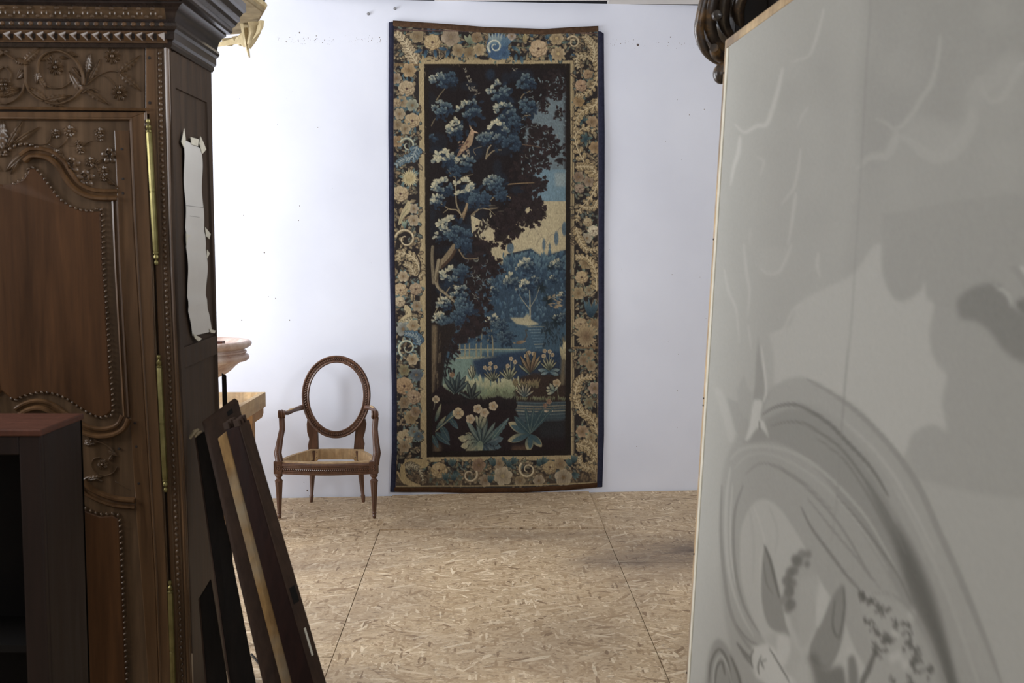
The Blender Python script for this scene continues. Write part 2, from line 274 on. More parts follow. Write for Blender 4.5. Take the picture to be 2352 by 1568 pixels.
    plant(cv,*C(800,510),((70,22),(85,32),(95,32),(110,26)),(96,104,80),(176,168,124),.16)
    plant(cv,*C(1270,670),((60,30),(80,32),(100,32),(120,34),(140,28),(35,26)),(60,84,88),(160,132,88),.16); fl(1560,545,9,(196,168,116)); cv.stroke(pp(C,1562,560,1575,670),1.4,1.2,(120,124,92)); plant(cv,*C(1540,620),((150,22),(175,20),(120,22),(200,18),(60,14)),(60,84,84),(176,162,118),.4); fl(1490,710,6,(128,86,60)); fl(1455,745,5,(118,78,56))
    # four great foreground plants
    fl(475,690,8,(196,176,132),4); cv.stroke(pp(C,470,700,455,780),1.6,1.2,(120,118,88))
    for x,y,a,L,W in ((470,890,72,44,9),(480,950,52,36,8),(470,970,38,62,5),(600,860,-52,32,13),(560,900,50,44,14),(470,990,-40,44,16),(440,1010,-65,34,12),(520,930,-60,40,16)):
        cv.leaf(*C(x,y),a,L,W,(40,60,62),(150,138,90) if a>40 and a!=50 else (50,72,82),rib=(110,116,90))
    fl(675,815,12,(190,168,118),4); cv.stroke(pp(C,650,820,560,900,470,980),2,1.4,(140,128,88))
    plant(cv,*C(890,1080),((150,44),(168,56),(190,50),(212,46)),(60,84,78),(160,142,98),.42,(130,140,110),.35); plant(cv,*C(890,1090),((-10,44),(15,50),(-35,40),(-60,26)),(36,52,62),(54,76,86),.42,None,.35)
    plant(cv,*C(890,1100),((122,70),(101,66),(80,64),(60,60),(44,74)),(40,58,60),(92,108,98),.16,(120,122,96)); plant(cv,*C(880,960),((110,34),(90,36),(70,34)),(70,84,72),(146,134,96),.3); cv.leaf(*C(980,1050),52,64,13,(60,84,80),(64,86,90),.3,6,(140,146,118)); cv.leaf(*C(870,1060),-88,30,15,(96,110,88),(150,146,106))
    for x,y in ((850,775),(910,810),(990,750),(785,865)): fl(x,y,10,(188,166,124),5)
    for a,L,W,t in ((152,56,22,1),(198,54,19,1),(100,62,10,0),(62,66,22,0),(82,62,10,0),(132,54,18,0),(-48,40,18,1),(-95,40,19,1),(48,84,9,0)):
        cv.leaf(*C(1320,1000),a,L,W,(40,62,66),(164,146,98) if t else (46,66,72),rib=(106,116,96),k=1.15)
        if t: cv.leaf(*C(1322,1002),a+4,L*.86,W*.6,(44,70,78),(58,82,86),k=1.1)
    # ---- inner dark frame, tan guard stripe, borders
    D=(32,25,20)
    cv.poly([(973,146),(1309,146),(1309,158),(973,156)],D); cv.poly([(973,1036),(1309,1030),(1310,1050),(973,1058)],D)
    cv.poly([(972,146),(984,146),(993,1056),(976,1056)],D,.97); cv.poly([(1300,150),(1309,150),(1309,1052),(1298,1052)],D,.97)
    G=(160,138,92); K=(40,34,32)
    cv.poly([(893,50),(1385,60),(1385,146),(893,142)],K); cv.poly([(897,1058),(1385,1050),(1385,1130),(897,1130)],K); cv.poly([(897,60),(968,60),(978,1070),(899,1070)],K); cv.poly([(1316,60),(1380,60),(1380,1060),(1316,1060)],K)
    cv.poly([(962,138),(974,140),(980,1056),(966,1056)],G); cv.poly([(1309,140),(1318,140),(1318,1052),(1311,1052)],G); cv.poly([(960,137),(1316,140),(1316,147),(962,148)],G); cv.poly([(965,1049),(1200,1046),(1318,1044),(1318,1054),(965,1060)],G)
    cv.poly([(962,138),(980,138),(982,1058),(968,1058)],G,.0)
    for _ in range(160):
        e=R.random(); 
        if e<.4: x,y=R.uniform(963,978),R.uniform(140,1050)
        elif e<.6: x,y=R.uniform(1311,1317),R.uniform(140,1050)
        elif e<.8: x,y=R.uniform(965,1310),R.uniform(139,146)
        else: x,y=R.uniform(965,1310),R.uniform(1048,1056)
        cv.stroke([(x,y),(x+R.uniform(-2,2),y+R.uniform(2,10))],2.,1.,mixc(G,R.choice([(190,168,120),(112,90,56)]),.5),.5)
    BG=((900,62,962,1080,620),(1319,66,1374,1080,620),(905,72,1375,134,420),(905,1062,1375,1108,420))
    for x0,y0,x1,y1,n in BG:
        for _ in range(n):
            c=R.choice([(134,112,76),(154,132,90),(110,102,74),(78,92,84),(140,114,76),(104,84,58)]); x=R.uniform(x0,x1); y=R.uniform(y0,y1); a=R.uniform(0,360); L=R.uniform(8,18); W=R.uniform(4.5,8.5); cv.leaf(x,y,a,L+1.4,W+2.4,K,K,k=1.2); cv.leaf(x,y,a,L,W,mixc(c,K,.5),c,.25,3,mixc(c,(200,180,130),.4),k=1.2)
    # top border
    for v,c in (((300,430,370,290),(150,128,86)),): pass
    for _ in range(60): x,y=A(R.uniform(130,2080),R.uniform(170,470)); cv.leaf(x,y,R.uniform(0,360),R.uniform(7,16),5.5,R.choice([(34,48,66),(40,62,72),(66,84,74)]),R.choice([(60,88,104),(84,108,100),(120,116,84)]),k=1.2)
    for _ in range(70): x=R.uniform(965,1300); cv.leaf(x,139,90+R.uniform(-14,14),R.uniform(5,13),6,(150,128,84),(134,112,72),k=.6)
    acanthus(cv,pp(A,330,500,270,400,220,300,130,200),4,(178,158,114),(110,84,60),1,9,17)
    cv.stroke(pp(A,330,330,560,310,760,330,900,320,1020,325,1200,330,1400,340,1700,330),2.2,2,(110,112,80))
    rose(cv,*A(480,290),20,(168,140,90)); flower(cv,*A(655,240),20,(160,140,110),5,(120,100,70),50,(120,96,66)); flower(cv,*A(330,230),15,(148,126,84),5,(120,96,60),30)
    for a in (250,275,60,90,120,35): cv.leaf(*A(840,310),a,24,8,(80,96,76),(150,150,110),k=1.2)
    for x,a in ((380,200),(420,260),(500,280),(640,250),(680,300),(780,260),(930,250),(620,170),(440,80),(480,70)): cv.leaf(*A(x,360 if a>150 else 190),a,20,8,(34,56,78),(64,96,112))
    flower(cv,*A(935,360),14,(178,152,100),7,(150,120,70)); flower(cv,*A(730,370),14,(158,134,88),5); flower(cv,*A(840,390),13,(140,116,72),5); flower(cv,*A(910,240),12,(150,120,80),4,a0=60)
    cv.disc(*A(1110,330),25,31,(50,78,110),1,2)
    for k in range(9): cv.leaf(*A(1060+k*16,330),104-k*7,32,7,(60,92,118),(160,168,150) if k<5 else (84,112,130))
    volute(cv,*A(1090,330),17,2.4,1.4,1,(166,172,150),6,False,(50,74,98)); 
    for k in range(9): cv.leaf(*A(1180,400),-150+k*26,15,6,(40,64,92),(70,104,130))
    for x,y,a in ((1240,230,80),(1300,220,70),(1250,330,-30),(1290,400,-90),(1340,420,-80),(1450,240,110),(1580,260,60),(1620,400,-80),(1500,220,90)): cv.leaf(*A(x,y),a,20,8,(36,60,80),(90,120,120))
    flower(cv,*A(1250,230),9,(170,150,130),4); cv.leaf(*A(1380,290),90,22,11,(130,110,66),(160,142,90)); rose(cv,*A(1510,350),22,(176,144,100)); flower(cv,*A(1685,250),15,(172,146,96),6,(180,150,90)); flower(cv,*A(1700,400),16,(176,148,98),10,(190,160,96)); volute(cv,*A(1850,290),15,-2.6,1.3,1,(164,140,94),6)
    acanthus(cv,pp(A,2040,480,2060,380,2020,300,1960,230),4,(176,154,106),(104,78,48),1,8,15); acanthus(cv,pp(A,1990,430,1900,420,1880,480,1900,540),3,(166,144,98),(90,70,44),1,6,10)
    # left border, from top to bottom
    cv.poly(pp(A,95,490,350,500,350,520,95,520),(120,92,54),.8)
    L_=((230,740,20,(160,136,96),'r'),(250,560,16,(176,140,84),'f'),(130,640,12,(150,128,96),'f'),(180,870,14,(160,138,96),'f'),(285,900,14,(130,140,116),'f'),(130,880,12,(148,124,84),'r'),(160,985,13,(164,146,108),'f'),(285,1050,19,(158,132,88),'r'),(140,1090,12,(150,130,90),'f'),(215,1130,12,(166,146,104),'f'),(140,1250,13,(158,120,70),'f'))
    for i,(x,y,r,c,t) in enumerate(L_):
        X,Y=A(x,y)
        for q in range(5): cv.leaf(X,Y,R.uniform(0,360),r*1.5,7,(34,56,74),(70,98,104))
        (rose if t=='r' else flower)(cv,X,Y,r,c)
    volute(cv,*A(240,1290),18,3.6,1.1,1,(150,150,112),6,True,(50,78,104)); acanthus(cv,pp(A,330,1300,290,1400,200,1430,130,1480),4,(84,112,124),(40,64,88),1,8,14)
    for x,y,r,c,t in ((250,120,18,(190,174,122),'d'),(165,270,20,(166,142,98),'r'),(290,520,13,(176,156,116),'f'),(290,410,11,(168,150,116),'f'),(190,1050,12,(184,160,116),'f'),(165,1180,17,(168,140,96),'r'),(310,1170,15,(150,124,90),'r'),(160,1290,13,(176,156,116),'r'),(320,1330,12,(150,134,100),'f')):
        X,Y=B(x,y)
        for q in range(5): cv.leaf(X,Y,R.uniform(0,360),r*1.45,8,(38,62,78),(92,116,110))
        if t=='d':
            for k in range(22): cv.leaf(X,Y,k*16.4,r*1.1,4.5,(150,130,80),c)
            cv.disc(X-2,Y-2,5,5,(170,148,96))
        else: (rose if t=='r' else flower)(cv,X,Y,r,c)
    cv.poly(pp(B,140,560,170,450,215,370,240,330,262,370,250,440,200,490,160,560),(168,150,104),1,3); cv.stroke(pp(B,150,560,185,470,240,400),1.4,1,(110,110,80))
    for k in range(3): cv.leaf(*B(200,600),75+k*15,20,6,(60,90,92),(150,160,120))
    volute(cv,*B(215,700),24,3.4,1.2,1,(170,148,100),7); acanthus(cv,pp(B,345,1060,330,930,270,860,160,830,140,900),5,(166,144,98),(96,76,48),1,8,14); acanthus(cv,pp(B,300,1040,260,960,210,930),4,(150,130,88),(90,70,46),1,5,11); cv.stroke(pp(B,320,740,300,800,350,920,350,1000,310,1080),3.4,2.4,(40,32,30))
    cv.poly(pp(B,140,1480,200,1420,235,1400,200,1360,205,1320,240,1330,265,1370,270,1420,230,1460,150,1500),(176,156,108),1,3); acanthus(cv,pp(B,330,1480,250,1470,150,1500),3,(160,142,96),(60,70,66),1,6,10)
    for x,y,r,c,t in ((180,60,16,(120,134,130),'f'),(270,30,14,(168,148,100),'f'),(265,330,13,(176,152,104),'f'),(190,570,22,(160,124,80),'r'),(300,470,14,(60,86,108),'f'),(275,670,18,(150,122,88),'r'),(190,720,13,(140,116,78),'f'),(250,850,15,(150,126,78),'f'),(200,1030,20,(160,138,94),'r'),(280,980,12,(110,130,126),'f'),(320,1020,10,(60,90,108),'f'),(190,1110,14,(150,128,88),'f'),(290,800,12,(140,112,78),'f'),(190,430,12,(130,124,80),'f')):
        X,Y=C(x,y)
        for q in range(5): cv.leaf(X,Y,R.uniform(0,360),r*1.4,8,(36,58,72),(104,122,108))
        (rose if t=='r' else flower)(cv,X,Y,r,c)
    volute(cv,*C(220,230),22,2.2,1.2,1,(150,156,120),6,True,(44,76,104)); acanthus(cv,pp(C,330,200,290,120,200,100),4,(70,104,124),(36,60,88),1,7,13)
    # right border
    RB=[(pp(A,2085,470,2090,600,2040,730,1950,800,1870,800),4.5,11),(pp(A,2090,830,2060,900,1940,960,1880,1050,1870,1180),5,15),(pp(A,2080,1560,1990,1500,1900,1350,1870,1200,1960,1120,2050,1150),5,15),(pp(B,2040,60,2030,180,1960,310,1860,420,1830,540),4.5,12),(pp(B,2030,330,1990,400,1900,400),3,9),(pp(B,1820,20,1900,10,1990,20),4,11),(pp(B,2020,1180,2010,1000,1930,880,1830,870),4.5,13),(pp(B,1830,590,1860,700,1930,800,2030,790),4,11),
        (pp(C,1720,720,1740,580,1790,500,1900,490),4.5,13),(pp(C,1930,1000,1880,870,1780,800,1740,700),5,15),(pp(C,1740,1090,1840,1130,1900,1230,1800,1300),4.5,14),(pp(C,1920,1420,1900,1330,1790,1290,1760,1200),4.5,13),(pp(C,1920,1200,1890,1100,1800,1060),4,11)]
    for i,(x,y,r,c,t) in enumerate(((1925,710,15,(158,120,84),'r'),(1990,600,12,(150,118,78),'r'),(2020,690,10,(150,134,90),'f'),(2030,1060,13,(164,130,86),'f'),(1930,1040,12,(40,64,72),'l'),(1970,1230,13,(60,88,92),'l'),(2060,1310,14,(166,128,76),'f'),(1900,860,13,(168,128,70),'f'))):
        X,Y=A(x,y); [cv.leaf(X,Y,q*60+R.uniform(0,30),r*1.3,7,(34,56,66),(84,106,96)) for q in range(5)]
        if t!='l': (rose if t=='r' else flower)(cv,X,Y,r,c)
    for x,y,r,c in ((1850,110,12,(140,112,84)),(1950,150,13,(150,126,96)),(1860,220,12,(136,112,88)),(1990,620,14,(190,176,138)),(1930,690,12,(170,160,126)),(1940,540,11,(160,138,92)),(1880,1060,16,(168,140,92)),(1920,920,15,(150,124,76)),(1850,1210,14,(158,134,84)),(1870,1500,16,(150,124,82)),(2000,1500,12,(140,116,76)),(1950,1180,10,(150,138,100))):
        X,Y=B(x,y); [cv.leaf(X,Y,q*60+R.uniform(0,30),r*1.3,7,(46,64,62),(104,118,92)) for q in range(5)]; (rose if R.random()<.4 else flower)(cv,X,Y,r,c)
    for a in (75,95,110,60): cv.leaf(*B(1960,1440),a,44,9,(30,50,64),(70,98,108))
    cv.poly(pp(C,1715,215,1935,215,1935,235,1715,235),(120,90,54),.9)
    for a in range(20,170,16): cv.leaf(*C(1825,130),a,32,8,(110,84,56),(166,142,96)); cv.leaf(*C(1825,130),-a,24,8,(110,84,56),(160,136,92))
    for x,y,r,c in ((1850,290,13,(150,122,80)),(1800,340,12,(140,116,80)),(1870,390,12,(150,126,84)),(1900,590,14,(158,128,100)),(1790,980,14,(166,130,88)),(1870,1030,12,(170,150,100)),(1850,720,11,(120,112,76))):
        X,Y=C(x,y); [cv.leaf(X,Y,q*60+R.uniform(0,30),r*1.4,7,(40,60,62),(96,114,92)) for q in range(5)]; flower(cv,X,Y,r,c)
    for P,w,L in RB: acanthus(cv,P,w,(168,142,92),(98,74,42),1,9,L)
    cv.stroke([(1316,140),(1313,600),(1316,1050)],1.6,1.6,(70,54,40),.7)
    # bottom border
    cv.poly([(905,1085),(1380,1080),(1380,1112),(905,1116)],(96,74,48),.55,soft=6)
    for _ in range(80): x,y=C(R.uniform(380,1700),R.uniform(1240,1440)); cv.leaf(x,y,R.uniform(0,360),R.uniform(8,15),5.5,R.choice([(34,48,56),(44,62,62),(80,76,54)]),R.choice([(70,92,92),(96,108,84),(140,120,80)]),k=1.2)
    cv.poly(pp(C,150,1300,240,1220,400,1240,400,1290,330,1310,260,1260,200,1300,220,1400,330,1460,250,1470,170,1420),(160,136,86),1,3)
    acanthus(cv,pp(C,200,1300,260,1280,330,1330,360,1420),2,(150,136,100),(50,46,40),1,8,9); cv.stroke(pp(C,130,1340,190,1440,330,1460),4,3,(166,140,90))
    rose(cv,*C(505,1330),20,(160,132,82)); volute(cv,*C(780,1370),19,-1.2,1.2,1,(166,142,98),7); volute(cv,*C(1300,1320),20,-2.4,1.3,-1,(168,146,98),7); flower(cv,*C(1075,1380),21,(176,158,118),6,(150,130,80),15); flower(cv,*C(920,1420),14,(150,128,96),7); flower(cv,*C(860,1280),15,(140,106,76),5); rose(cv,*C(1500,1300),17,(150,124,76)); flower(cv,*C(1620,1390),19,(166,148,112),5,a0=90); flower(cv,*C(1040,1270),12,(150,128,90),5); flower(cv,*C(1400,1420),13,(160,140,106),6); flower(cv,*C(1590,1270),13,(150,124,80),5); flower(cv,*C(1230,1420),12,(140,118,78),5)
    for x,y,a in ((620,1290,80),(640,1330,-60),(1130,1300,90),(1160,1270,60),(1000,1290,110),(1400,1290,80),(1430,1270,60),(1680,1290,100),(1710,1260,80),(560,1420,90),(640,1420,100),(960,1440,80),(1700,1350,-40)): 
        for d in (-22,0,22): cv.leaf(*C(x,y),a+d,19,7,(34,54,60),(84,104,96))
    # woven outer guard lines and cloth bands
    for P,w,c in ((((902,59),(1120,68),(1376,72)),3.2,(160,140,96)),(((905,1115),(1140,1114),(1374,1107)),3.2,(156,134,86)),(((906,70),(1370,78)),3,(84,56,50))): cv.stroke(P,w,w,c,.9)
    cv.poly([(890,46),(1390,46),(1390,68),(1250,68),(1120,62),(1000,56),(890,55)],(74,56,42)); cv.poly([(890,1119),(1080,1122),(1200,1120),(1390,1111),(1390,1134),(890,1134)],(64,44,28))
    nb=(44,48,74)
    cv.poly([(888,44),(902,50),(903,90),(905,500),(911,900),(909,1134),(888,1134)],nb); cv.poly([(1372,62),(1390,62),(1390,1134),(1370,1134),(1373,1000),(1373,500)],nb)
    cv.stroke([(904,52),(905,500),(911,900),(909,1120)],1.6,1.6,(150,110,76),.6); cv.stroke([(1372,66),(1373,600),(1371,1110)],1.6,1.6,(150,120,80),.6)
    # wool: fine vertical hatching and horizontal ribs
    rs=np.random.RandomState(3); H,W=cv.a.shape[:2]
    n1=rs.normal(0,1,(H,W)); n1=(n1+np.roll(n1,1,0)+np.roll(n1,2,0)+np.roll(n1,-1,0))*.5
    g=cv.a.mean(2,keepdims=True); cv.a[:]=g+(cv.a-g)*.72; cv.a*=.94; cv.a+=8; cv.a*=(1+.055*n1)[...,None]; cv.a+=rs.normal(0,2.2,(H,W,1))
    return cv
def paint_grisaille(S=.6):
    """grey sky and stone medallion with winged figures, brush by brush"""
    g=lambda v:(v+8,v+8,v*.985+4)
    cv=Canvas(1560,-140,2460,1760,S,g(160)); R=cv.rnd
    D=lambda x,y:(x/2.0417+1560,y/2.0417+800); E=lambda x,y:(x/2.8+1560,y/2.8); F=lambda x,y:(x/3.0466+1580,y/3.0466+1200); G=lambda x,y:(x/2.904+1560,y/2.904+560); H=lambda x,y:(x/3.135+1900,y/3.135+500)
    pp=lambda f,*v:[f(v[i],v[i+1]) for i in range(0,len(v),2)]
    def st(f,v,w0,w1,t,al=.8,h=.35): cv.stroke(pp(f,*v),w0,w1,g(t),al,8,h,.75)
    def po(f,v,t,al=1.,soft=3,sm=6): cv.poly(pp(f,*v),g(t),al,sm,soft)
    # veiled sky
    po(E,(1220,-300,2500,-300,2500,900,2200,350,1900,560,1800,800,1500,760,1180,1080),146,.75,12)
    po(E,(1180,1080,1400,860,1700,1040,1900,800,1950,640,2400,330,2400,1900,1150,1900),152,.6,10)
    for _ in range(60): x,y=E(R.uniform(330,2200),R.uniform(50,1560)); cv.disc(x,y,R.uniform(10,50),R.uniform(20,80),g(R.choice([150,166,158])),.22,30)
    # light cloud edges
    for v,w,t in (((720,400,830,360,870,280,900,180,930,60),9,178),((360,800,420,850,500,810,560,800,600,700,640,560,665,440),13,182),((330,1190,350,1080,380,980,390,880),12,184),((760,820,800,730,830,690),6,176),((660,1310,700,1260,740,1200,770,1060,780,960),8,178),((700,1568,720,1460,740,1320,750,1240),10,178),((1260,760,1330,790,1400,830,1500,730,1560,630,1620,540,1660,400,1680,230),13,168),((1140,1090,1230,1010,1330,1000,1380,920,1400,860),26,166),((1420,870,1500,920,1600,1000,1680,1010,1780,960,1860,840,1900,700),40,164),((1930,500,1990,640,2080,630,2130,540,2200,430,2330,330),20,166),((1850,620,1900,560,1950,500),26,160),((500,1010,545,1040,520,1130),7,172),((450,1568,460,1480),6,170),((1300,1568,1340,1500,1350,1430),10,164)):
        st(E,v,w*.5,w,t,.75,.22)
    # broad pale field and darker banks
    po(G,(600,600,740,540,780,420,880,340,1110,230,1200,150,1290,20,1360,10,1360,150,1400,300,1470,380,1600,320,1640,240,1660,360,1700,410,1670,600,1720,800,1780,880,1750,1050,1780,1240,1700,1210,1560,1260,1540,1400,1560,1568,1100,1100,860,900,720,900,640,960,630,750),172,.85,4)
    po(G,(1360,-200,1350,150,1400,310,1470,380,1590,330,1640,240,1650,350,1710,410,1670,600,1700,760,1790,870,1760,1060,1790,1250,1700,1210,1600,1240,1530,1340,1570,1560,2600,1560,2600,-200),150,.75,4)
    po(G,(540,20,690,30,760,0,700,150,600,210,530,160),172,.3,6)
    po(H,(930,620,960,560,1050,500,1180,470,1260,500,1340,640,1440,700,1700,820,1700,1100,1400,1040,1260,940,1180,830,1080,750,960,720),124,.95,5)
    st(H,(1200,490,1260,520,1310,570,1330,650),10,8,166,.9); st(H,(1330,350,1400,420,1440,520),18,10,140,.6); st(H,(1400,360,1460,420,1500,500),14,10,186,.8); po(H,(1360,600,1440,580,1600,640,1500,720,1380,660),100,.7,4)
    for v,w in (((300,170,330,320,380,440,400,660),12),((430,0,450,200,470,320,455,480),14),((460,540,480,700),9),((750,0,720,80,670,180,600,200,540,160),14),((930,60,920,140,940,220),18),((820,400,760,440,700,560,640,600),12)): st(G,v,w*.6,w*.4,178,.6,.25)
    # the great oval medallion
    cx,cy=D(560,1100)
    po(D,(190,900,200,600,260,430,330,330,420,200,500,155,600,145,720,205,860,300,980,440,1080,560,1180,760,1300,1000,1400,1240,1500,1600,1700,2100,400,2100,240,1400,200,1150),148,.96,3)
    po(D,(430,200,500,150,600,148,760,250,960,440,1100,640,1220,860,1380,1220,1500,1568,1620,1900,1540,1900,1400,1500,1250,1120,1080,760,880,480,740,330,600,262,500,262,400,300),154,.8,3)
    po(D,(430,320,520,285,620,300,740,390,900,590,1020,780,1120,960,1220,1200,1300,1568,1360,1900,1100,1900,1120,1400,1000,1100,830,820,640,560,460,440,300,440,400,340),134,.9,4)
    po(D,(960,740,1040,900,1120,1060,1190,1230,1250,1400,1300,1568,1400,1900,1340,1900,1260,1568,1180,1350,1100,1200,1020,960,880,640,900,650),104,.9,7)
    po(D,(1000,800,1100,960,1200,1200,1300,1568,1370,1900,1330,1900,1240,1500,1150,1250,1060,1050),92,.85,8)
    for v,w0,w1,t in (((390,310,450,275,530,262,600,285,700,350,780,430,900,560,980,690),7,12,104),((430,365,500,345,580,350,660,395,760,470,860,600,980,780,1060,960),5,9,110),((630,410,700,460,780,530,880,680,980,860),4,7,116),((600,145,700,200,820,285,940,400,1040,520,1130,660,1210,840,1300,1040,1380,1230,1450,1400,1520,1600),12,18,136),((760,330,900,460,1010,600,1100,760,1200,960),8,8,164),((1000,640,1120,850,1260,1160,1380,1500,1440,1700),10,10,158),((240,520,300,470,420,460,560,500,700,600,860,770,960,930,1040,1080),10,6,160),((260,560,330,500,440,500,600,580,740,700,880,880,980,1040),6,6,158),((310,590,380,540,480,560,600,640,720,760),5,4,128),((420,540,560,620,700,760,800,900,880,1040,940,1120),6,5,122),((740,690,860,830,950,950,1030,1070,1090,1200),5,7,112),((570,740,620,840,700,950,790,1070,850,1130),6,8,110),((600,700,720,850,830,980,900,1080),5,5,124),((200,640,195,850,210,1050,240,1230,300,1360,380,1460),8,9,128),((240,560,222,700,220,900,240,1080,290,1240,350,1350),9,6,166),((300,640,262,760,255,920,270,1080,310,1220,380,1340),8,6,124),((250,640,240,800,242,960,262,1110),4,4,170),((270,1380,320,1440,400,1500),8,6,100),((290,1420,340,1480,420,1540),5,5,104),((270,1300,330,1370,400,1400),4,4,112)):
        st(D,v,w0,w1,t,.85,.4)
    po(D,(285,960,290,850,330,750,370,712,420,712,480,760,560,880,600,960,640,1050,700,1150,760,1250,820,1400,900,1600,700,1800,480,1500,400,1370,330,1230,290,1080),166,.95,2)
    st(D,(330,760,350,900,345,1100),8,6,158,.7); st(D,(420,740,460,850,450,960),7,5,156,.7); st(D,(350,740,400,900,380,1000,385,1260),5,5,176,.6)
    # the winged figures seen in the medallion
    po(D,(400,915,430,980,460,1090,480,1180,500,1290,520,1350,480,1340,420,1300,390,1200,385,1080),128,.95,2); st(D,(400,925,425,990,450,1090,470,1170),6,6,88,.7); st(D,(395,1000,410,1100,440,1150),4,3,100,.6)
    po(D,(520,1060,530,1000,560,960,610,950,640,1010,650,1100,630,1160,650,1260,620,1330,580,1400,560,1360,530,1300,510,1200),150,.9,4)
    for x,y,r in ((545,990,10),(575,965,10),(605,965,8),(520,1050,10),(505,1090,11),(515,1140,12),(500,1180,12),(525,1200,11),(540,1040,10),(560,1000,10),(600,1010,7),(530,1100,10),(510,1220,9)): cv.disc(*D(x,y),r,r*1.2,g(R.uniform(86,112)),.75,5)
    po(D,(570,1080,640,1070,650,1160,630,1230,650,1290,600,1400,560,1390,560,1200),158,.7,5)
    po(D,(700,1200,740,1130,775,1110,780,1200,770,1340,740,1440,700,1500,640,1480,610,1420,640,1330),124,.95,2); st(D,(770,1120,775,1220,750,1350,720,1300,730,1180),5,5,92,.8)
    po(D,(660,1100,700,1160,690,1230,650,1310,640,1240),172,.9,2)
    po(D,(420,1340,500,1335,550,1400,600,1500,620,1600,560,1900,420,1900,400,1500),158,.9,5); po(D,(460,1340,510,1350,520,1420,490,1490,460,1430),176,.9,4)
    po(D,(345,1400,400,1385,440,1400,470,1450,500,1520,560,1600,500,1900,400,1800,420,1600,360,1540,340,1470),180,.95,3)
    for v in ((350,1410,335,1450,345,1500),(385,1440,370,1490,375,1530),(400,1500,385,1470,410,1460),(420,1400,480,1500,520,1568)): st(D,v,4,4,96,.85,.6)
    po(D,(600,1440,640,1430,680,1500,760,1490,800,1560,780,1900,640,1900,620,1560),96,.8,6); po(D,(540,1500,600,1470,640,1600,600,1800,520,1800),164,.8,6)
    po(D,(770,1480,800,1400,850,1480,880,1568,840,1700,790,1600),170,.9,3); po(D,(790,1450,820,1440,840,1540,830,1650,800,1650),104,.8,3)
    po(D,(840,1160,900,1150,1000,1180,1080,1230,1140,1330,1190,1450,1230,1600,1300,1900,840,1900,880,1560,900,1400,860,1240),156,.75,8)
    for x,y,r in ((860,1160,12),(880,1180,14),(900,1200,10),(940,1220,14),(970,1240,12),(1010,1280,11),(1020,1310,10),(1070,1300,12),(1070,1350,12),(1060,1390,13),(950,1350,16),(970,1380,18),(940,1400,14),(930,1430,10),(1110,1410,13),(1120,1460,14),(1100,1500,16),(1090,1560,16),(1180,1520,12),(880,1280,9),(900,1310,9),(1000,1560,10)): 
        for q in range(5): cv.leaf(*D(x+R.uniform(-14,14),y+R.uniform(-14,14)),R.uniform(0,360),r*R.uniform(.8,1.5),r*.7,g(R.uniform(70,96)),g(R.uniform(90,120)),al=.75)
    for x,y in ((1010,1340),(1030,1440),(1000,1450),(1060,1480),(1090,1250)): cv.disc(*D(x,y),9,12,g(176),.7,7)
    st(D,(920,1420,890,1500,860,1568,840,1700),14,14,88,.8); st(D,(900,1150,980,1150,1060,1200,1130,1300,1200,1440,1270,1620),5,9,134,.7)
    # the bird at the rim, the small scrolls at lower left
    po(D,(220,230,270,250,290,240,320,300,330,360,345,380,330,430,300,430,255,370,240,300),148,.95,2); po(D,(270,200,290,150,305,130,320,180,340,220,330,330,290,300),152,.95,2)
    po(D,(370,-60,385,60,400,120,415,200,400,260,375,320,345,260,355,160,360,60),140,.9,2); st(D,(385,-10,400,110,408,200,395,250),5,7,184,.8)
    po(D,(350,240,390,250,380,330,400,345,420,420,400,390,370,370,330,420,310,430,330,360),182,.85,2); st(D,(375,340,378,380),4,3,98,.8); po(G,(230,960,290,990,370,1240,340,1330,300,1200),172,.7,4)
    po(D,(0,1300,80,1310,120,1400,130,1568,140,1900,-60,1900,-60,1300),162,.85,3)
    po(D,(130,1480,150,1400,180,1360,220,1390,260,1470,290,1568,320,1900,120,1900),130,.9,3)
    for v in ((140,1568,150,1470,185,1410,220,1450,240,1540,250,1700),(165,1600,175,1500,200,1470,215,1530),(240,1440,280,1540,300,1650)): st(D,v,6,6,88,.8)
    st(D,(160,1640,165,1500,195,1440,230,1500,250,1600),4,4,166,.8)
    for f,v in ((E,(1235,-200,1228,100,1205,400,1180,900,1140,1568)),(G,(1180,0,1150,500,1110,900,1080,1300)),(D,(790,0,760,400,740,700,710,920))): st(f,v,5,5,128,.35,.3)
    cv.a+=np.random.RandomState(2).normal(0,1.6,cv.a.shape[:2])[...,None]; return cv
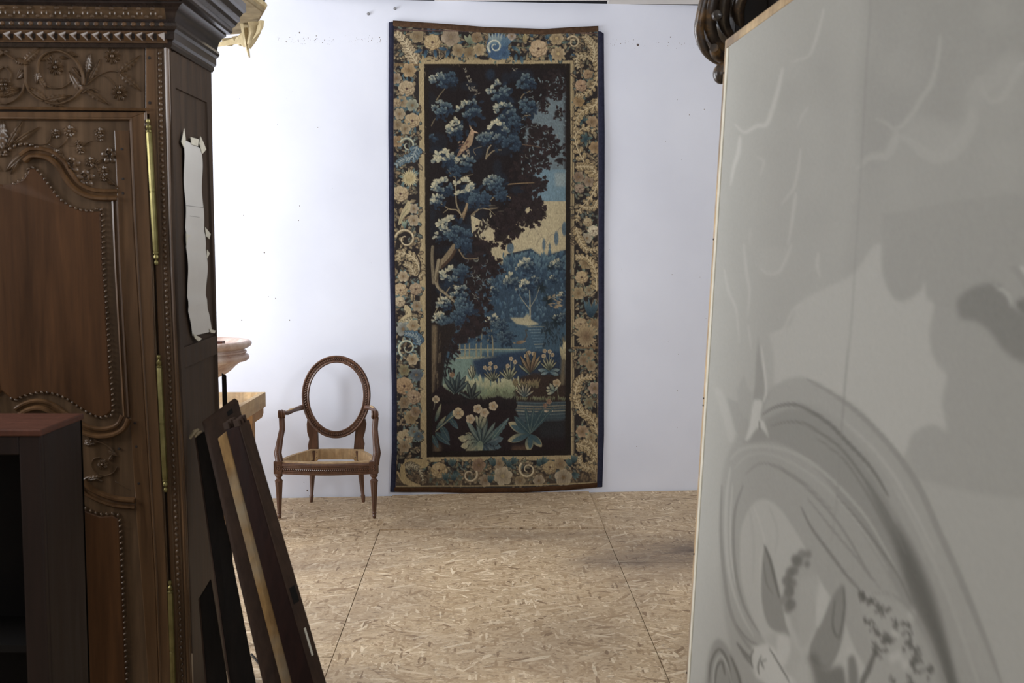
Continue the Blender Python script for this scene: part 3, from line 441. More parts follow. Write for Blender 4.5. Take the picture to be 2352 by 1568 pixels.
# ------------------------------------------------------------------ geometry helpers
CP,SP=math.cos(PITCH),math.sin(PITCH); EYE=Vec((0,0,H))
def ray(px,py):
    u=(px-1176)/FPX; v=(784-py)/FPX; return Vec((u,CP+v*SP,v*CP-SP))
def onY(px,py,Y): d=ray(px,py); return EYE+d*(Y/d.y)
def onZ(px,py,z=0.): d=ray(px,py); return EYE+d*((z-H)/d.z)
def row0(Y,z=0.):
    """photo row in which height z lies at depth Y"""
    y=Y*CP-(z-H)*SP; up=Y*SP+(z-H)*CP; return 784-up/y*FPX
def ip(tab,y):
    """x on a polyline of (x,y) at height y, run on beyond its ends"""
    for (x0,y0),(x1,y1) in zip(tab[:-1],tab[1:]):
        if y<=y1: break
    return x0+(x1-x0)*(y-y0)/(y1-y0)
class Face:
    """a flat face in the room with its own axes; to2 meets the line of sight, at gives the point raised by h"""
    def __init__(s,O,U,V):
        s.O=Vec(O); s.U=Vec(U).normalized(); V=Vec(V); s.V=(V-s.U*V.dot(s.U)).normalized(); s.N=s.U.cross(s.V)
    def to2(s,px,py): 
        d=ray(px,py); t=(s.O-EYE).dot(s.N)/d.dot(s.N); p=EYE+d*t-s.O; return (p.dot(s.U),p.dot(s.V))
    def at(s,u,v,h=0.): return s.O+s.U*u+s.V*v+s.N*h
    def px(s,x,y,h=0.): u,v=s.to2(x,y); return s.at(u,v,h)
class MB:
    def __init__(s): s.v=[]; s.f=[]
    def add(s,vs,fs): b=len(s.v); s.v+=[tuple(p) for p in vs]; s.f+=[tuple(b+i for i in f) for f in fs]; return s
    def hexa(s,b,t):
        """four corners below, four above"""
        return s.add(list(b)+list(t),[(3,2,1,0),(4,5,6,7),(0,1,5,4),(1,2,6,5),(2,3,7,6),(3,0,4,7)])
    def box(s,x0,x1,y0,y1,z0,z1): return s.hexa([(x0,y0,z0),(x1,y0,z0),(x1,y1,z0),(x0,y1,z0)],[(x0,y0,z1),(x1,y0,z1),(x1,y1,z1),(x0,y1,z1)])
    def obox(s,c,a,b,d):
        """box about c with half axes a b d"""
        c,a,b,d=map(Vec,(c,a,b,d)); return s.hexa([c-a-b-d,c+a-b-d,c+a+b-d,c-a+b-d],[c-a-b+d,c+a-b+d,c+a+b+d,c-a+b+d])
    def prism(s,lo,hi):
        n=len(lo); return s.add(list(lo)+list(hi),[tuple(range(n))[::-1],tuple(range(n,2*n))]+[(i,(i+1)%n,n+(i+1)%n,n+i) for i in range(n)])
    def plate(s,F,pts,h0,h1,inset=0.):
        """px polygon on face F, from h0 to h1; inset chamfers the rim"""
        P=[F.to2(x,y) for x,y in pts]; lo=[F.at(u,v,h0) for u,v in P]
        if not inset: return s.prism(lo,[F.at(u,v,h1) for u,v in P])
        n=len(P); A=sum(P[i][0]*P[(i+1)%n][1]-P[(i+1)%n][0]*P[i][1] for i in range(n)); sg=1 if A>0 else -1
        Q=[]
        for i in range(n):
            (ax,ay),(bx,by),(cx,cy)=P[i-1],P[i],P[(i+1)%n]; d1=Vec((bx-ax,by-ay)).normalized(); d2=Vec((cx-bx,cy-by)).normalized(); d=(d1+d2)
            d=d.normalized() if d.length>1e-6 else d1; k=1/max(.5,d.dot(d1)); Q.append((bx-d.y*sg*inset*k,by+d.x*sg*inset*k))
        mid=[F.at(u,v,h1-inset*.7) for u,v in P]; top=[F.at(u,v,h1) for u,v in Q]
        s.add(lo+mid+top,[tuple(range(n))[::-1],tuple(range(2*n,3*n))]+[(i,(i+1)%n,n+(i+1)%n,n+i) for i in range(n)]+[(n+i,n+(i+1)%n,2*n+(i+1)%n,2*n+i) for i in range(n)]); return s
    def tube(s,pts,rad,n=8,flat=1.,up=(0,0,1),cap=True,star=0,ns=8):
        """round bar along pts; rad one number per point; flat squeezes it along up"""
        P=[Vec(p) for p in pts]; m=len(P)
        if not hasattr(rad,'__len__'): rad=[rad]*m
        R=[]
        for i in range(m):
            t=(P[min(m-1,i+1)]-P[max(0,i-1)]).normalized(); a=t.cross(Vec(up))
            if a.length<1e-4: a=t.cross(Vec((0,1,0)))
            a.normalize(); b=a.cross(t)
            for k in range(n):
                w=2*PI*k/n; q=1-star*(.5+.5*math.cos(w*ns)); R.append(P[i]+(a*math.cos(w)+b*math.sin(w)*flat)*rad[i]*q)
        F=[(i*n+k,i*n+(k+1)%n,(i+1)*n+(k+1)%n,(i+1)*n+k) for i in range(m-1) for k in range(n)]
        if cap: F+=[tuple(range(n))[::-1],tuple(range((m-1)*n,m*n))]
        return s.add(R,F)
    def lathe(s,c,prof,n=24,axis=(0,0,1),side=(1,0,0),sq=1.):
        c=Vec(c); z=Vec(axis).normalized(); x=(Vec(side)-z*Vec(side).dot(z)).normalized(); y=z.cross(x); m=len(prof)
        R=[c+z*h+(x*math.cos(2*PI*k/n)+y*math.sin(2*PI*k/n)*sq)*max(r,1e-4) for r,h in prof for k in range(n)]
        return s.add(R,[(i*n+k,i*n+(k+1)%n,(i+1)*n+(k+1)%n,(i+1)*n+k) for i in range(m-1) for k in range(n)]+[tuple(range(n))[::-1],tuple(range((m-1)*n,m*n))])
    def sweep(s,pts,side,up,prof,closed=False,pc=True):
        """profile of (sideways, upward) carried along pts"""
        m=len(pts); n=len(prof); R=[Vec(p)+sd*a+u*b for p,sd,u in zip(pts,side,up) for a,b in prof]
        F=[]
        for i in range(m if closed else m-1):
            j=(i+1)%m
            for k in range(n if pc else n-1): k2=(k+1)%n; F.append((i*n+k,i*n+k2,j*n+k2,j*n+k))
        if not closed and pc: F+=[tuple(range(n))[::-1],tuple(range((m-1)*n,m*n))]
        return s.add(R,F)
    def mould(s,F,pts,prof,closed=False,smooth=0):
        """moulding on face F along photo points; profile of (across, height) in metres"""
        if smooth: pts=spl(pts,smooth)
        P=[Vec(F.to2(x,y)) for x,y in pts]; m=len(P); S=[]
        for i in range(m):
            a=P[i-1] if (i or closed) else P[0]; c=P[(i+1)%m] if (i<m-1 or closed) else P[-1]
            d1=(P[i]-a); d2=(c-P[i]); d1=d1.normalized() if d1.length>1e-7 else d2.normalized(); d2=d2.normalized() if d2.length>1e-7 else d1
            d=(d1+d2).normalized(); k=1/max(.45,d.dot(d1)); S.append((F.U*(-d.y)+F.V*d.x)*k)
        return s.sweep([F.at(p.x,p.y) for p in P],S,[F.N]*m,prof,closed)
    def rleaf(s,F,x,y,ang,L,W,h,teeth=0,nt=5,k=.75,curl=0.,h0=0.):
        """carved leaf: foot at photo x,y; L and W in photo pixels"""
        u,v=F.to2(x,y); sc=MPX; L*=sc; W*=sc; na=max(8,teeth and nt*3); R=[]; ca,sa=math.cos(math.radians(ang)),math.sin(math.radians(ang))
        for i in range(na+1):
            a=i/na; w=W*.5*max(.02,math.sin(PI*min(.995,max(.01,a**k)))**.8)
            if teeth: w*=1-teeth*(.5+.5*math.cos(a*nt*2*PI))
            off=curl*L*math.sin(PI*a*.5)**2
            for j in range(7):
                b=(j-3)/3; z=h*(1-abs(b)**2.2)*(.35+.65*math.sin(PI*min(1,a*.8+.15)))-(h*.35 if j==3 else 0)
                if j in (0,6): z=0
                aa=a*L-abs(b)*w*.35*(1 if teeth else 0); bb=b*w+off; R.append(F.at(u+aa*ca-bb*sa,v+aa*sa+bb*ca,h0+z-.0005))
        return s.add(R,[(i*7+j,(i+1)*7+j,(i+1)*7+j+1,i*7+j+1) for i in range(na) for j in range(6)])
    def ridge(s,F,pts,w0,w1,h,smooth=6,h0=0.):
        P=spl(pts,smooth) if smooth else pts; Q=[Vec(F.to2(x,y)) for x,y in P]; m=len(Q); R=[]
        for i in range(m):
            d=(Q[min(m-1,i+1)]-Q[max(0,i-1)]).normalized(); w=(w0+(w1-w0)*i/(m-1))*MPX*.5
            for b,z in ((-1,-.0005),(-.72,h*.6),(-.25,h),(.25,h),(.72,h*.6),(1,-.0005)):
                R.append(F.at(Q[i].x-d.y*b*w,Q[i].y+d.x*b*w,h0+z*(1 if 0<i<m-1 else .4)))
        return s.add(R,[(i*6+j,(i+1)*6+j,(i+1)*6+j+1,i*6+j+1) for i in range(m-1) for j in range(5)])
    def dome(s,F,x,y,rx,ry,h,n=10,h0=0.,ang=0.):
        u,v=F.to2(x,y); R=[]; ca,sa=math.cos(ang),math.sin(ang)
        for r,z in ((1,-.0005),(.92,h*.45),(.6,h*.85)):
            for k in range(n): a=2*PI*k/n; p,q=rx*MPX*r*math.cos(a),ry*MPX*r*math.sin(a); R.append(F.at(u+p*ca-q*sa,v+p*sa+q*ca,h0+z))
        R.append(F.at(u,v,h0+h))
        return s.add(R,[(i*n+k,i*n+(k+1)%n,(i+1)*n+(k+1)%n,(i+1)*n+k) for i in range(2) for k in range(n)]+[(2*n+k,2*n+(k+1)%n,3*n) for k in range(n)])
    def rflower(s,F,x,y,r,n,h,h0=0.):
        for k in range(n): s.rleaf(F,x,y,360*k/n+8,r,r*5.2/n,h,k=1.6,h0=h0)
        return s.dome(F,x,y,r*.3,r*.3,h*1.2,8,h0)
    def rscroll(s,F,x,y,r,h):
        """rosebud: petals curling round a heart"""
        for k in range(5): a=math.radians(72*k+20); s.dome(F,x+r*.55*math.cos(a),y-r*.55*math.sin(a),r*.45,r*.36,h*.8,8,ang=a)
        s.ridge(F,[(x+r*(.62-.5*t)*math.cos(5.5*t-2.4),y+r*(.62-.5*t)*math.sin(5.5*t-2.4)) for t in [q/12 for q in range(13)]],r*.2,r*.12,h*1.5,0); return s
    def build(s,name,mat,parent=None,smooth=40,bevel=0.,kind=None,label=None):
        me=bpy.data.meshes.new(name); off=parent_origin(parent); me.from_pydata([(x-off[0],y-off[1],z-off[2]) for x,y,z in s.v],[],s.f)
        me.validate(); fixnormals(me); me.materials.append(mat); o=bpy.data.objects.new(name,me); COL.objects.link(o)
        if parent: o.parent=parent
        if smooth:
            me.polygons.foreach_set('use_smooth',[True]*len(me.polygons)); me.set_sharp_from_angle(angle=math.radians(smooth))
        if bevel:
            b=o.modifiers.new('bevel','BEVEL'); b.width=bevel; b.segments=2; b.limit_method='ANGLE'; b.angle_limit=math.radians(35)
        if kind: o['kind']=kind
        if label: o['label']=label
        return o
def fixnormals(me):
    import bmesh
    if len(me.polygons)>20000: return
    b=bmesh.new(); b.from_mesh(me); bmesh.ops.recalc_face_normals(b,faces=b.faces); b.to_mesh(me); b.free()
ORI={}
def parent_origin(p):
    while p is not None:
        if p.name in ORI: return ORI[p.name]
        p=p.parent
    return (0,0,0)
def thing(name,label,cat,loc,group=None):
    o=bpy.data.objects.new(name,None); COL.objects.link(o); o.location=loc; o.empty_display_size=.1; ORI[o.name]=tuple(loc); return tag(o,label,cat,group)
def tag(o,label,cat,group=None):
    o['label']=label; o['category']=cat
    if group: o['group']=group
    return o
def struct(o): o['kind']='structure'; return o
# ------------------------------------------------------------------ materials
def lin(c): return tuple((x/255/12.92 if x<=10 else ((x/255+.055)/1.055)**2.4) for x in c)+(1,)
class NT:
    def __init__(s,name):
        s.m=bpy.data.materials.new(name); s.m.use_nodes=True; s.t=s.m.node_tree; s.n=s.t.nodes; s.b=s.n['Principled BSDF']; s.tc=s.n.new('ShaderNodeTexCoord')
    def node(s,k,**kw):
        n=s.n.new('ShaderNode'+k)
        for a,b in kw.items():
            if a.startswith('i_'): n.inputs[a[2:].replace('_',' ')].default_value=b
            else: setattr(n,a,b)
        return n
    def L(s,a,b): s.t.links.new(a,b)
    def map(s,scale=(1,1,1),rot=(0,0,0),loc=(0,0,0),src=None):
        n=s.node('Mapping'); n.inputs['Scale'].default_value=scale; n.inputs['Rotation'].default_value=rot; n.inputs['Location'].default_value=loc; s.L(src or s.tc.outputs['Object'],n.inputs[0]); return n.outputs[0]
    def noise(s,vec,scale,detail=4,rough=.6,dist=0.):
        n=s.node('TexNoise'); n.inputs['Scale'].default_value=scale; n.inputs['Detail'].default_value=detail; n.inputs['Roughness'].default_value=rough; n.inputs['Distortion'].default_value=dist; s.L(vec,n.inputs['Vector']); return n.outputs['Fac']
    def ramp(s,fac,stops,interp='LINEAR'):
        n=s.node('ValToRGB'); e=n.color_ramp.elements; n.color_ramp.interpolation=interp
        for i,(p,c) in enumerate(stops):
            x=e[i] if i<2 else e.new(p)
            x.position=p; x.color=c if len(c)==4 else lin(c)
        s.L(fac,n.inputs[0]); return n.outputs[0]
    def mix(s,fac,a,b,mode='MIX'):
        n=s.node('Mix',data_type='RGBA',blend_type=mode)
        for v,q in ((fac,n.inputs[0]),(a,n.inputs[6]),(b,n.inputs[7])):
            if hasattr(v,'is_output'): s.L(v,q)
            else: q.default_value=v
        return n.outputs[2]
    def math(s,op,a,b=0.,clamp=False):
        n=s.node('Math',operation=op,use_clamp=clamp)
        for v,q in ((a,n.inputs[0]),(b,n.inputs[1])):
            if hasattr(v,'is_output'): s.L(v,q)
            else: q.default_value=v
        return n.outputs[0]
    def bump(s,h,strength=.3,dist=.002): 
        n=s.node('Bump'); n.inputs['Strength'].default_value=strength; n.inputs['Distance'].default_value=dist; s.L(h,n.inputs['Height']); s.L(n.outputs[0],s.b.inputs['Normal'])
    def done(s,col=None,rough=.5,spec=.5,metal=0.):
        if col is not None:
            if hasattr(col,'is_output'): s.L(col,s.b.inputs['Base Color'])
            else: s.b.inputs['Base Color'].default_value=col
        if hasattr(rough,'is_output'): s.L(rough,s.b.inputs['Roughness'])
        else: s.b.inputs['Roughness'].default_value=rough
        s.b.inputs['Specular IOR Level'].default_value=spec; s.b.inputs['Metallic'].default_value=metal; return s.m
BK=(0,0,0,1); WH=(1,1,1,1)
def wood(name,dark,light,grain=(14,14,1.1),rough=.42,spec=.5,fine=60,bump=.25,stain=None,rot=(0,0,0)):
    t=NT(name); v=t.map(grain,rot); a=t.noise(v,1.6,5,.62,.9); c=t.ramp(a,[(.25,dark),(.75,light)])
    f=t.noise(t.map((fine,fine,fine*.05),rot),1.,3,.7); c=t.mix(.35,c,t.ramp(f,[(.35,(.35,.35,.35,1)),(.7,(1.25,1.25,1.25,1))]),'MULTIPLY')
    if stain: m=t.ramp(t.noise(t.map(),3.,4,.6),[(.45,BK),(.72,WH)]); c=t.mix(m,c,lin(stain))
    t.bump(f,bump,.0012); r=t.ramp(a,[(.2,(rough*.85,)*3+(1,)),(.8,(min(1,rough*1.25),)*3+(1,))]); return t.done(c,r,spec)
def plain(name,a,b,scale=6.,rough=.6,spec=.4,bump=0.,metal=0.,detail=5,lo=.35,hi=.68):
    t=NT(name); f=t.noise(t.map(),scale,detail,.6); c=t.ramp(f,[(lo,a),(hi,b)])
    if bump: t.bump(t.noise(t.map(),scale*7,4,.6),bump,.002)
    return t.done(c,rough,spec,metal)
M={}
M['oak']=wood('carved_oak',(60,45,30),(98,76,54),rough=.33,spec=.5)
M['oak_panel']=wood('oak_field_panel',(54,33,15),(84,54,27),grain=(9,9,.7),rough=.5,spec=.22)
M['oak_warm']=wood('oak_frame',(64,44,26),(98,71,44),rough=.34,spec=.5)
M['oak_side']=wood('oak_side',(49,39,31),(75,61,50),rough=.6,spec=.22)
M['cornice']=wood('dark_cornice_oak',(30,24,22),(52,42,38),grain=(14,1.2,14),rough=.22)
M['mahogany']=wood('dark_red_cabinet_wood',(26,17,14),(40,26,21),rough=.5,spec=.3)
M['mahog_top']=wood('red_cabinet_top',(72,42,32),(100,61,46),grain=(1.2,14,14),rough=.5,spec=.3)
M['plank']=wood('old_brown_board',(46,35,28),(70,54,44),rough=.7,spec=.15)
M['plank_red']=wood('dark_reddish_board',(30,18,15),(46,29,24),rough=.7,spec=.12)
M['plank_pale']=wood('yellowed_board',(120,90,52),(168,134,84),rough=.65,spec=.25,stain=(150,146,130))
M['plank_dark']=wood('near_black_board',(20,17,14),(33,28,24),rough=.75,spec=.12)
M['chair']=wood('chair_beech_stained',(70,46,34),(114,80,60),grain=(22,22,3),rough=.36)
M['raw']=wood('raw_chair_wood',(168,138,102),(206,180,142),grain=(10,10,10),rough=.7,spec=.25)
M['pine']=wood('pale_pine',(176,146,108),(214,190,152),grain=(12,2,12),rough=.7,spec=.25,stain=(120,108,98))
M['pine2']=wood('worn_pine_leg',(150,112,74),(188,150,108),rough=.7,spec=.25)
M['brass']=plain('old_brass',(104,96,56),(130,122,78),20,.38,.5,metal=.75)
M['iron']=plain('dark_peg',(20,14,12),(32,24,20),20,.6)
M['canvas_bare']=plain('bare_canvas',(206,202,184),(222,218,204),30,.8,.2)
M['paper']=plain('grey_white_paper',(190,189,187),(200,199,196),3,.85,.2)
M['tape']=plain('masking_tape',(190,187,174),(206,203,190),30,.7,.3)
M['marble']=plain('pink_marble',(176,146,130),(218,204,196),14,.4,.5,bump=.1)
M['linen']=plain('cream_linen',(196,178,138),(222,208,172),25,.9,.1,bump=.4)
M['linen_grey']=plain('grey_webbing_cloth',(140,128,104),(168,154,126),14,.9,.1,bump=.4)
M['navy']=plain('navy_cloth_band',(36,37,52),(46,48,65),60,.95,.1,bump=.5)
M['brown_band']=plain('brown_cloth_band',(66,50,38),(86,66,50),50,.95,.1,bump=.5)
M['brown_band2']=plain('dark_brown_cloth_band',(56,38,24),(74,52,34),50,.95,.1,bump=.5)
M['black']=plain('black_inside',(14,12,11),(20,17,15),5,.8,.2)
M['backboard']=plain('cabinet_black_wood',(20,16,14),(30,24,20),5,.6,.3)
M['plug']=plain('grey_plug',(120,120,124),(150,150,152),30,.7)
M['speck']=plain('nail_hole',(90,80,76),(130,120,112),30,.8)
M['ceil']=plain('ceiling_tile_white',(214,212,208),(226,224,220),4,.8,.2)
M['wall']=(lambda t:(t.bump(t.noise(t.map(),45,5,.6),.06,.004),t.done(t.mix(t.ramp(t.noise(t.map(),1.3,4,.55),[(.3,BK),(.7,WH)]),lin((212,216,229)),lin((222,226,238))),.62,.3))[1])(NT('painted_wall'))
M['shop_wall']=plain('dusty_workshop_plaster',(112,104,94),(132,122,110),2,.85,.15)
M['subfloor']=plain('dark_gap',(40,32,26),(56,46,38),5,.9,.1)
# patched upholstery: blue-black ground with gold leaves
def _fab():
    t=NT('floral_fabric'); v=t.node('TexVoronoi'); v.inputs['Scale'].default_value=11; t.L(t.map(),v.inputs['Vector'])
    c=t.ramp(v.outputs['Distance'],[(.25,(200,158,76)),(.36,(30,50,62))],'CONSTANT'); return t.done(c,.9,.1)
M['fabric']=_fab()
# gilded carving: black-brown with worn gold
def _gilt():
    t=NT('worn_gilt_carving'); f=t.noise(t.map(),9,6,.7); c=t.ramp(f,[(.4,(28,24,20)),(.56,(58,48,40)),(.7,(122,92,54)),(.82,(112,108,102))]); t.bump(t.noise(t.map(),50,4,.6),.3,.003); return t.done(c,.3,.6)
M['gilt']=_gilt()
# strand board: flat chips in several directions, each its own tone
def _osb():
    t=NT('strand_board'); base=None; co=t.tc.outputs['Object']
    wob=t.node('TexNoise'); wob.inputs['Scale'].default_value=9; t.L(co,wob.inputs['Vector'])
    wv=t.node('VectorMath',operation='MULTIPLY_ADD'); t.L(wob.outputs['Color'],wv.inputs[0]); wv.inputs[1].default_value=(.0016,.0016,0); t.L(co,wv.inputs[2])
    for i,(ang,sx,sy,th) in enumerate(((5,22,90,0),(68,24,110,.4),(-38,20,96,.42),(33,22,110,.45),(-75,26,120,.5),(12,17,80,.62),(-16,20,130,.5),(50,16,84,.72),(-57,15,70,.8),(88,18,90,.75),(18,11,60,.86),(-28,10,52,.88))):
        vo=t.node('TexVoronoi',voronoi_dimensions='2D'); vo.inputs['Scale'].default_value=1
        rot=t.node('VectorRotate',rotation_type='Z_AXIS'); t.L(wv.outputs[0],rot.inputs['Vector']); rot.inputs['Angle'].default_value=math.radians(ang)
        t.L(t.map((sx,sy,1),(0,0,0),(i*3.7,i*1.9,0),rot.outputs[0]),vo.inputs['Vector'])
        sep=t.node('SeparateColor'); t.L(vo.outputs['Color'],sep.inputs[0])
        tone=t.ramp(sep.outputs[0],[(0,(136,112,86)),(.08,(176,151,119)),(.35,(193,170,138)),(.8,(205,183,152)),(1,(236,219,190))])
        grain=t.noise(t.map((sx*1.2,sy*7,1),(0,0,0),(0,0,0),rot.outputs[0]),1,2,.6); tone=t.mix(.3,tone,t.ramp(grain,[(.3,(.62,.6,.58,1)),(.7,(1.2,1.2,1.2,1))]),'MULTIPLY')
        if base is None: base=tone; hh=sep.outputs[2]
        else:
            m=t.math('GREATER_THAN',sep.outputs[1],th); base=t.mix(m,base,tone); hm=t.node('Mix',data_type='FLOAT'); t.L(m,hm.inputs[0]); t.L(hh,hm.inputs[2]); t.L(sep.outputs[2],hm.inputs[3]); hh=hm.outputs[0]
    # dark resin flecks, trodden dirt
    fl=t.ramp(t.noise(t.map((26,60,1),(0,0,.4)),1,4,.75),[(.56,BK),(.66,WH)]); base=t.mix(t.math('MULTIPLY',fl,.65),base,lin((84,68,56)))
    fn=t.noise(t.map((110,230,1),(0,0,.1)),1,4,.85); base=t.mix(.85,base,t.ramp(fn,[(.3,(.72,.7,.68,1)),(.7,(1.22,1.22,1.22,1))]),'MULTIPLY')
    d1=t.ramp(t.noise(t.map(),1.1,5,.62,.6),[(.40,BK),(.68,WH)]); base=t.mix(t.math('MULTIPLY',d1,.5),base,lin((128,112,98)))
    for (x,y,rx,ry,k) in ((.98,5.62,.75,.42,.75),(.55,5.42,.35,.16,.5),(.1,5.95,.8,.18,.35),(-.95,5.35,.4,.18,.3)):
        mp=t.map((1/rx,1/ry,0),(0,0,0),(-x/rx,-y/ry,0)); ln=t.node('VectorMath',operation='LENGTH'); t.L(mp,ln.inputs[0])
        g=t.math('SUBTRACT',1.,ln.outputs['Value'],True); nn=t.noise(t.map((5,14,1)),1,5,.7); g=t.math('MULTIPLY',g,t.math('MULTIPLY',nn,2.2*k),True); base=t.mix(g,base,lin((84,72,68)))
    t.bump(hh,.25,.0015); return t.done(base,.62,.3)
M['osb']=_osb()
def vcol(name,rough,bump,sc):
    t=NT(name); a=t.node('Attribute'); a.attribute_name='dye'; t.bump(t.noise(t.map((sc,sc,sc)),1,3,.6),bump,.0015); return t.done(a.outputs['Color'],rough,.12)
M['tapestry']=vcol('woven_wool',.95,.5,340); M['picture']=vcol('painted_canvas',.6,.15,220)
# ------------------------------------------------------------------ the room
wa,wb=onZ(630,1143),onZ(1596,1125); WD=(wb-wa).normalized()
WALL=Face(wa,WD,(0,0,1))      # normal points into the room
def wallY(x): return wa.y+WD.y/WD.x*(x-wa.x)
ZC=WALL.px(1615,13).z; XL,XR,YB=-3.62,2.7,-1.6
def wallbox(p,q,z0,z1,t,mb=None):
    """upright slab from p to q on plan, thickness t to its left"""
    p,q=Vec(p),Vec(q); d=(q-p).normalized(); n=Vec((-d.y,d.x))*t; mb=mb or MB()
    return mb.hexa([(p.x,p.y,z0),(q.x,q.y,z0),((q+n).x,(q+n).y,z0),((p+n).x,(p+n).y,z0)],[(p.x,p.y,z1),(q.x,q.y,z1),((q+n).x,(q+n).y,z1),((p+n).x,(p+n).y,z1)])
wall=struct(wallbox((XL-.2,wallY(XL-.2)),(XR+.2,wallY(XR+.2)),-.06,ZC,.15).build('wall_back',M['wall'],smooth=0))
def holed(name,x,holes,flip):
    """long wall with window openings (y0,y1,z0,z1)"""
    mb=MB(); ends=[YB]+[v for q in holes for v in q[:2]]+[wallY(x)]
    def seg(y0,y1,z0,z1):
        if y1-y0>.01: wallbox(*(((x,y0),(x,y1)) if not flip else ((x,y1),(x,y0))),z0,z1,.15,mb)
    for k in range(0,len(ends),2): seg(ends[k],ends[k+1],-.06,ZC)
    for y0,y1,z0,z1 in holes: seg(y0,y1,-.06,z0); seg(y0,y1,z1,ZC)
    struct(mb.build(name,M['shop_wall'],smooth=0))
HL=((1.85,3.25,1.6,2.8),(4.5,6.2,.2,2.6)); HR=((1.0,3.6,2.3,2.93),)  # first left opening is added to go with the left front fill
holed('wall_left',XL,HL,False); holed('wall_right',XR,HR,True)
for k,(x,q) in enumerate(((XL-.1,HL[1]),(XL-.1,HL[0]),(XR+.05,HR[0]))):  # the second frame is added around the left front fill
    W0,W1,Z0,Z1=q; w=bpy.data.objects.new('window_%d'%(k+1),None); COL.objects.link(w); struct(w)
    for c in range(3): MB().box(x,x+.05,W0+c*(W1-W0-.06)/2,W0+c*(W1-W0-.06)/2+.06,Z0,Z1).build('window_stile',M['ceil'],w,0)
    for z in (Z0,Z1-.06): MB().box(x,x+.05,W0,W1,z,z+.06).build('window_rail',M['ceil'],w,0)
mb=MB(); wallbox((XR,YB),(2.3,YB),-.06,ZC,.15,mb); wallbox((-.9,YB),(XL,YB),-.06,ZC,.15,mb); wallbox((2.3,YB),(-.9,YB),-.06,1.1,.15,mb); wallbox((2.3,YB),(-.9,YB),2.9,ZC,.15,mb); struct(mb.build('wall_front',M['shop_wall'],smooth=0))
# ceiling of square tiles
ce=struct(MB().box(XL-.15,XR+.15,YB-.15,8.2,ZC+.03,ZC+.1).build('ceiling',M['subfloor'],smooth=0))
for i in range(6):
    for j in range(8):
        x0=-3.6+i*1.045; y0=-1.55+j*1.08; x1=x0+1.04; y1=min(y0+1.075,wallY(x0+.5)-.03)
        if y1>y0+.05: MB().box(x0,x1,y0,y1,ZC,ZC+.03).build('ceiling_tile',M['ceil'],ce,0,bevel=.002)
# strand-board floor
fl=struct(MB().box(XL-.15,XR+.15,YB-.15,7.6,-.12,-.03).build('floor',M['subfloor'],smooth=0))
E2=Vec((-.0238,1,0)).normalized(); E1=Vec((E2.y,-E2.x,0))
def fs(px,py): p=onZ(px,py); return p.dot(E1),p.dot(E2)
sL=(fs(900,1143)[0]+fs(751,1542)[0])/2; sR=(fs(1355,1136)[0]+fs(1443,1343)[0])/2; tA=fs(1130,1215)[1]; tB=fs(1480,1291)[1]
def clip(P,n,c):
    out=[]
    for i in range(len(P)):
        a,b=P[i-1],P[i]; da,db=a.dot(n)-c,b.dot(n)-c
        if (da<0)!=(db<0): out.append(a+(b-a)*(da/(da-db)))
        if db<0: out.append(b)
    return out
nW=Vec((-WD.y,WD.x,0)); cW=wa.dot(nW)-.012
rf=random.Random(4)
def panel(s0,s1,t0,t1,z=0.,rag=False):
    g=.0016; P=[E1*s+E2*t for s,t in ((s0+g,t0+g),(s1-g,t0+g),(s1-g,t1-g),(s0+g,t1-g))]
    if rag: P=[E1*(s0+g+(s1-s0-2*g)*k/40)+E2*(t0+rf.uniform(-.006,.004)+.012*(k/40-.5)) for k in range(41)]+P[2:]
    for n,c in ((nW,cW),(Vec((-1,0,0)),-XL-.005),(Vec((1,0,0)),XR-.005),(Vec((0,-1,0)),-YB-.005)): P=clip(P,n,c) if P else P
    if len(P)>2: MB().prism([(p.x,p.y,-.03) for p in P],[(p.x,p.y,z) for p in P]).build('floor_board',M['osb'],fl,0)
wR=sR-sL
for c in range(-3,4):
    s0=sL+c*wR; s1=s0+wR
    cuts={0:[9,tA,tA-2.44,tA-4.88,tA-7.4],1:[9,tB,tB-2.44,tB-4.88,tB-7.4]}.get(c,[9,tB-.9+.35*c,tB-3.3+.35*c,tB-5.8+.35*c,-2.2])
    for t1,t0 in zip(cuts[:-1],cuts[1:]): panel(s0,s1,t0,t1,.007 if (c==0 and t1==9) else rf.uniform(-.0008,.0008),rag=(c==0 and t1==9))
# marks on the wall
for x,y in ((846,32),(907,20)):
    MB().lathe(WALL.px(x,y),[(.009,-.002),(.009,.004),(.006,.012),(.0,.013)],12,WALL.N).build('wall_plug',M['plug'],wall)
mb=MB(); rw=random.Random(8)
for k in range(150):
    if k<70: x,y=rw.uniform(615,900),92+rw.gauss(0,5)
    elif k<100: x,y=rw.uniform(1390,1600),100+rw.gauss(0,5)
    else: x,y=rw.choice([(rw.uniform(520,890),rw.uniform(200,1120)),(rw.uniform(1395,1640),rw.uniform(150,1110))])
    r=rw.choice([.0012,.0018,.0018,.003]); mb.lathe(WALL.px(x,y),[(r,-.0005),(r*.8,.0008)],6,WALL.N)
for x,y,r in ((607,580,.005),(688,75,.005),(1465,103,.008),(1540,85,.004),(706,1126,.006),(665,735,.004),(555,735,.004),(1650,420,.004)): mb.lathe(WALL.px(x,y),[(r,-.0005),(r*.8,.001)],8,WALL.N)
mb.build('nail_hole',M['speck'],wall,kind='stuff')
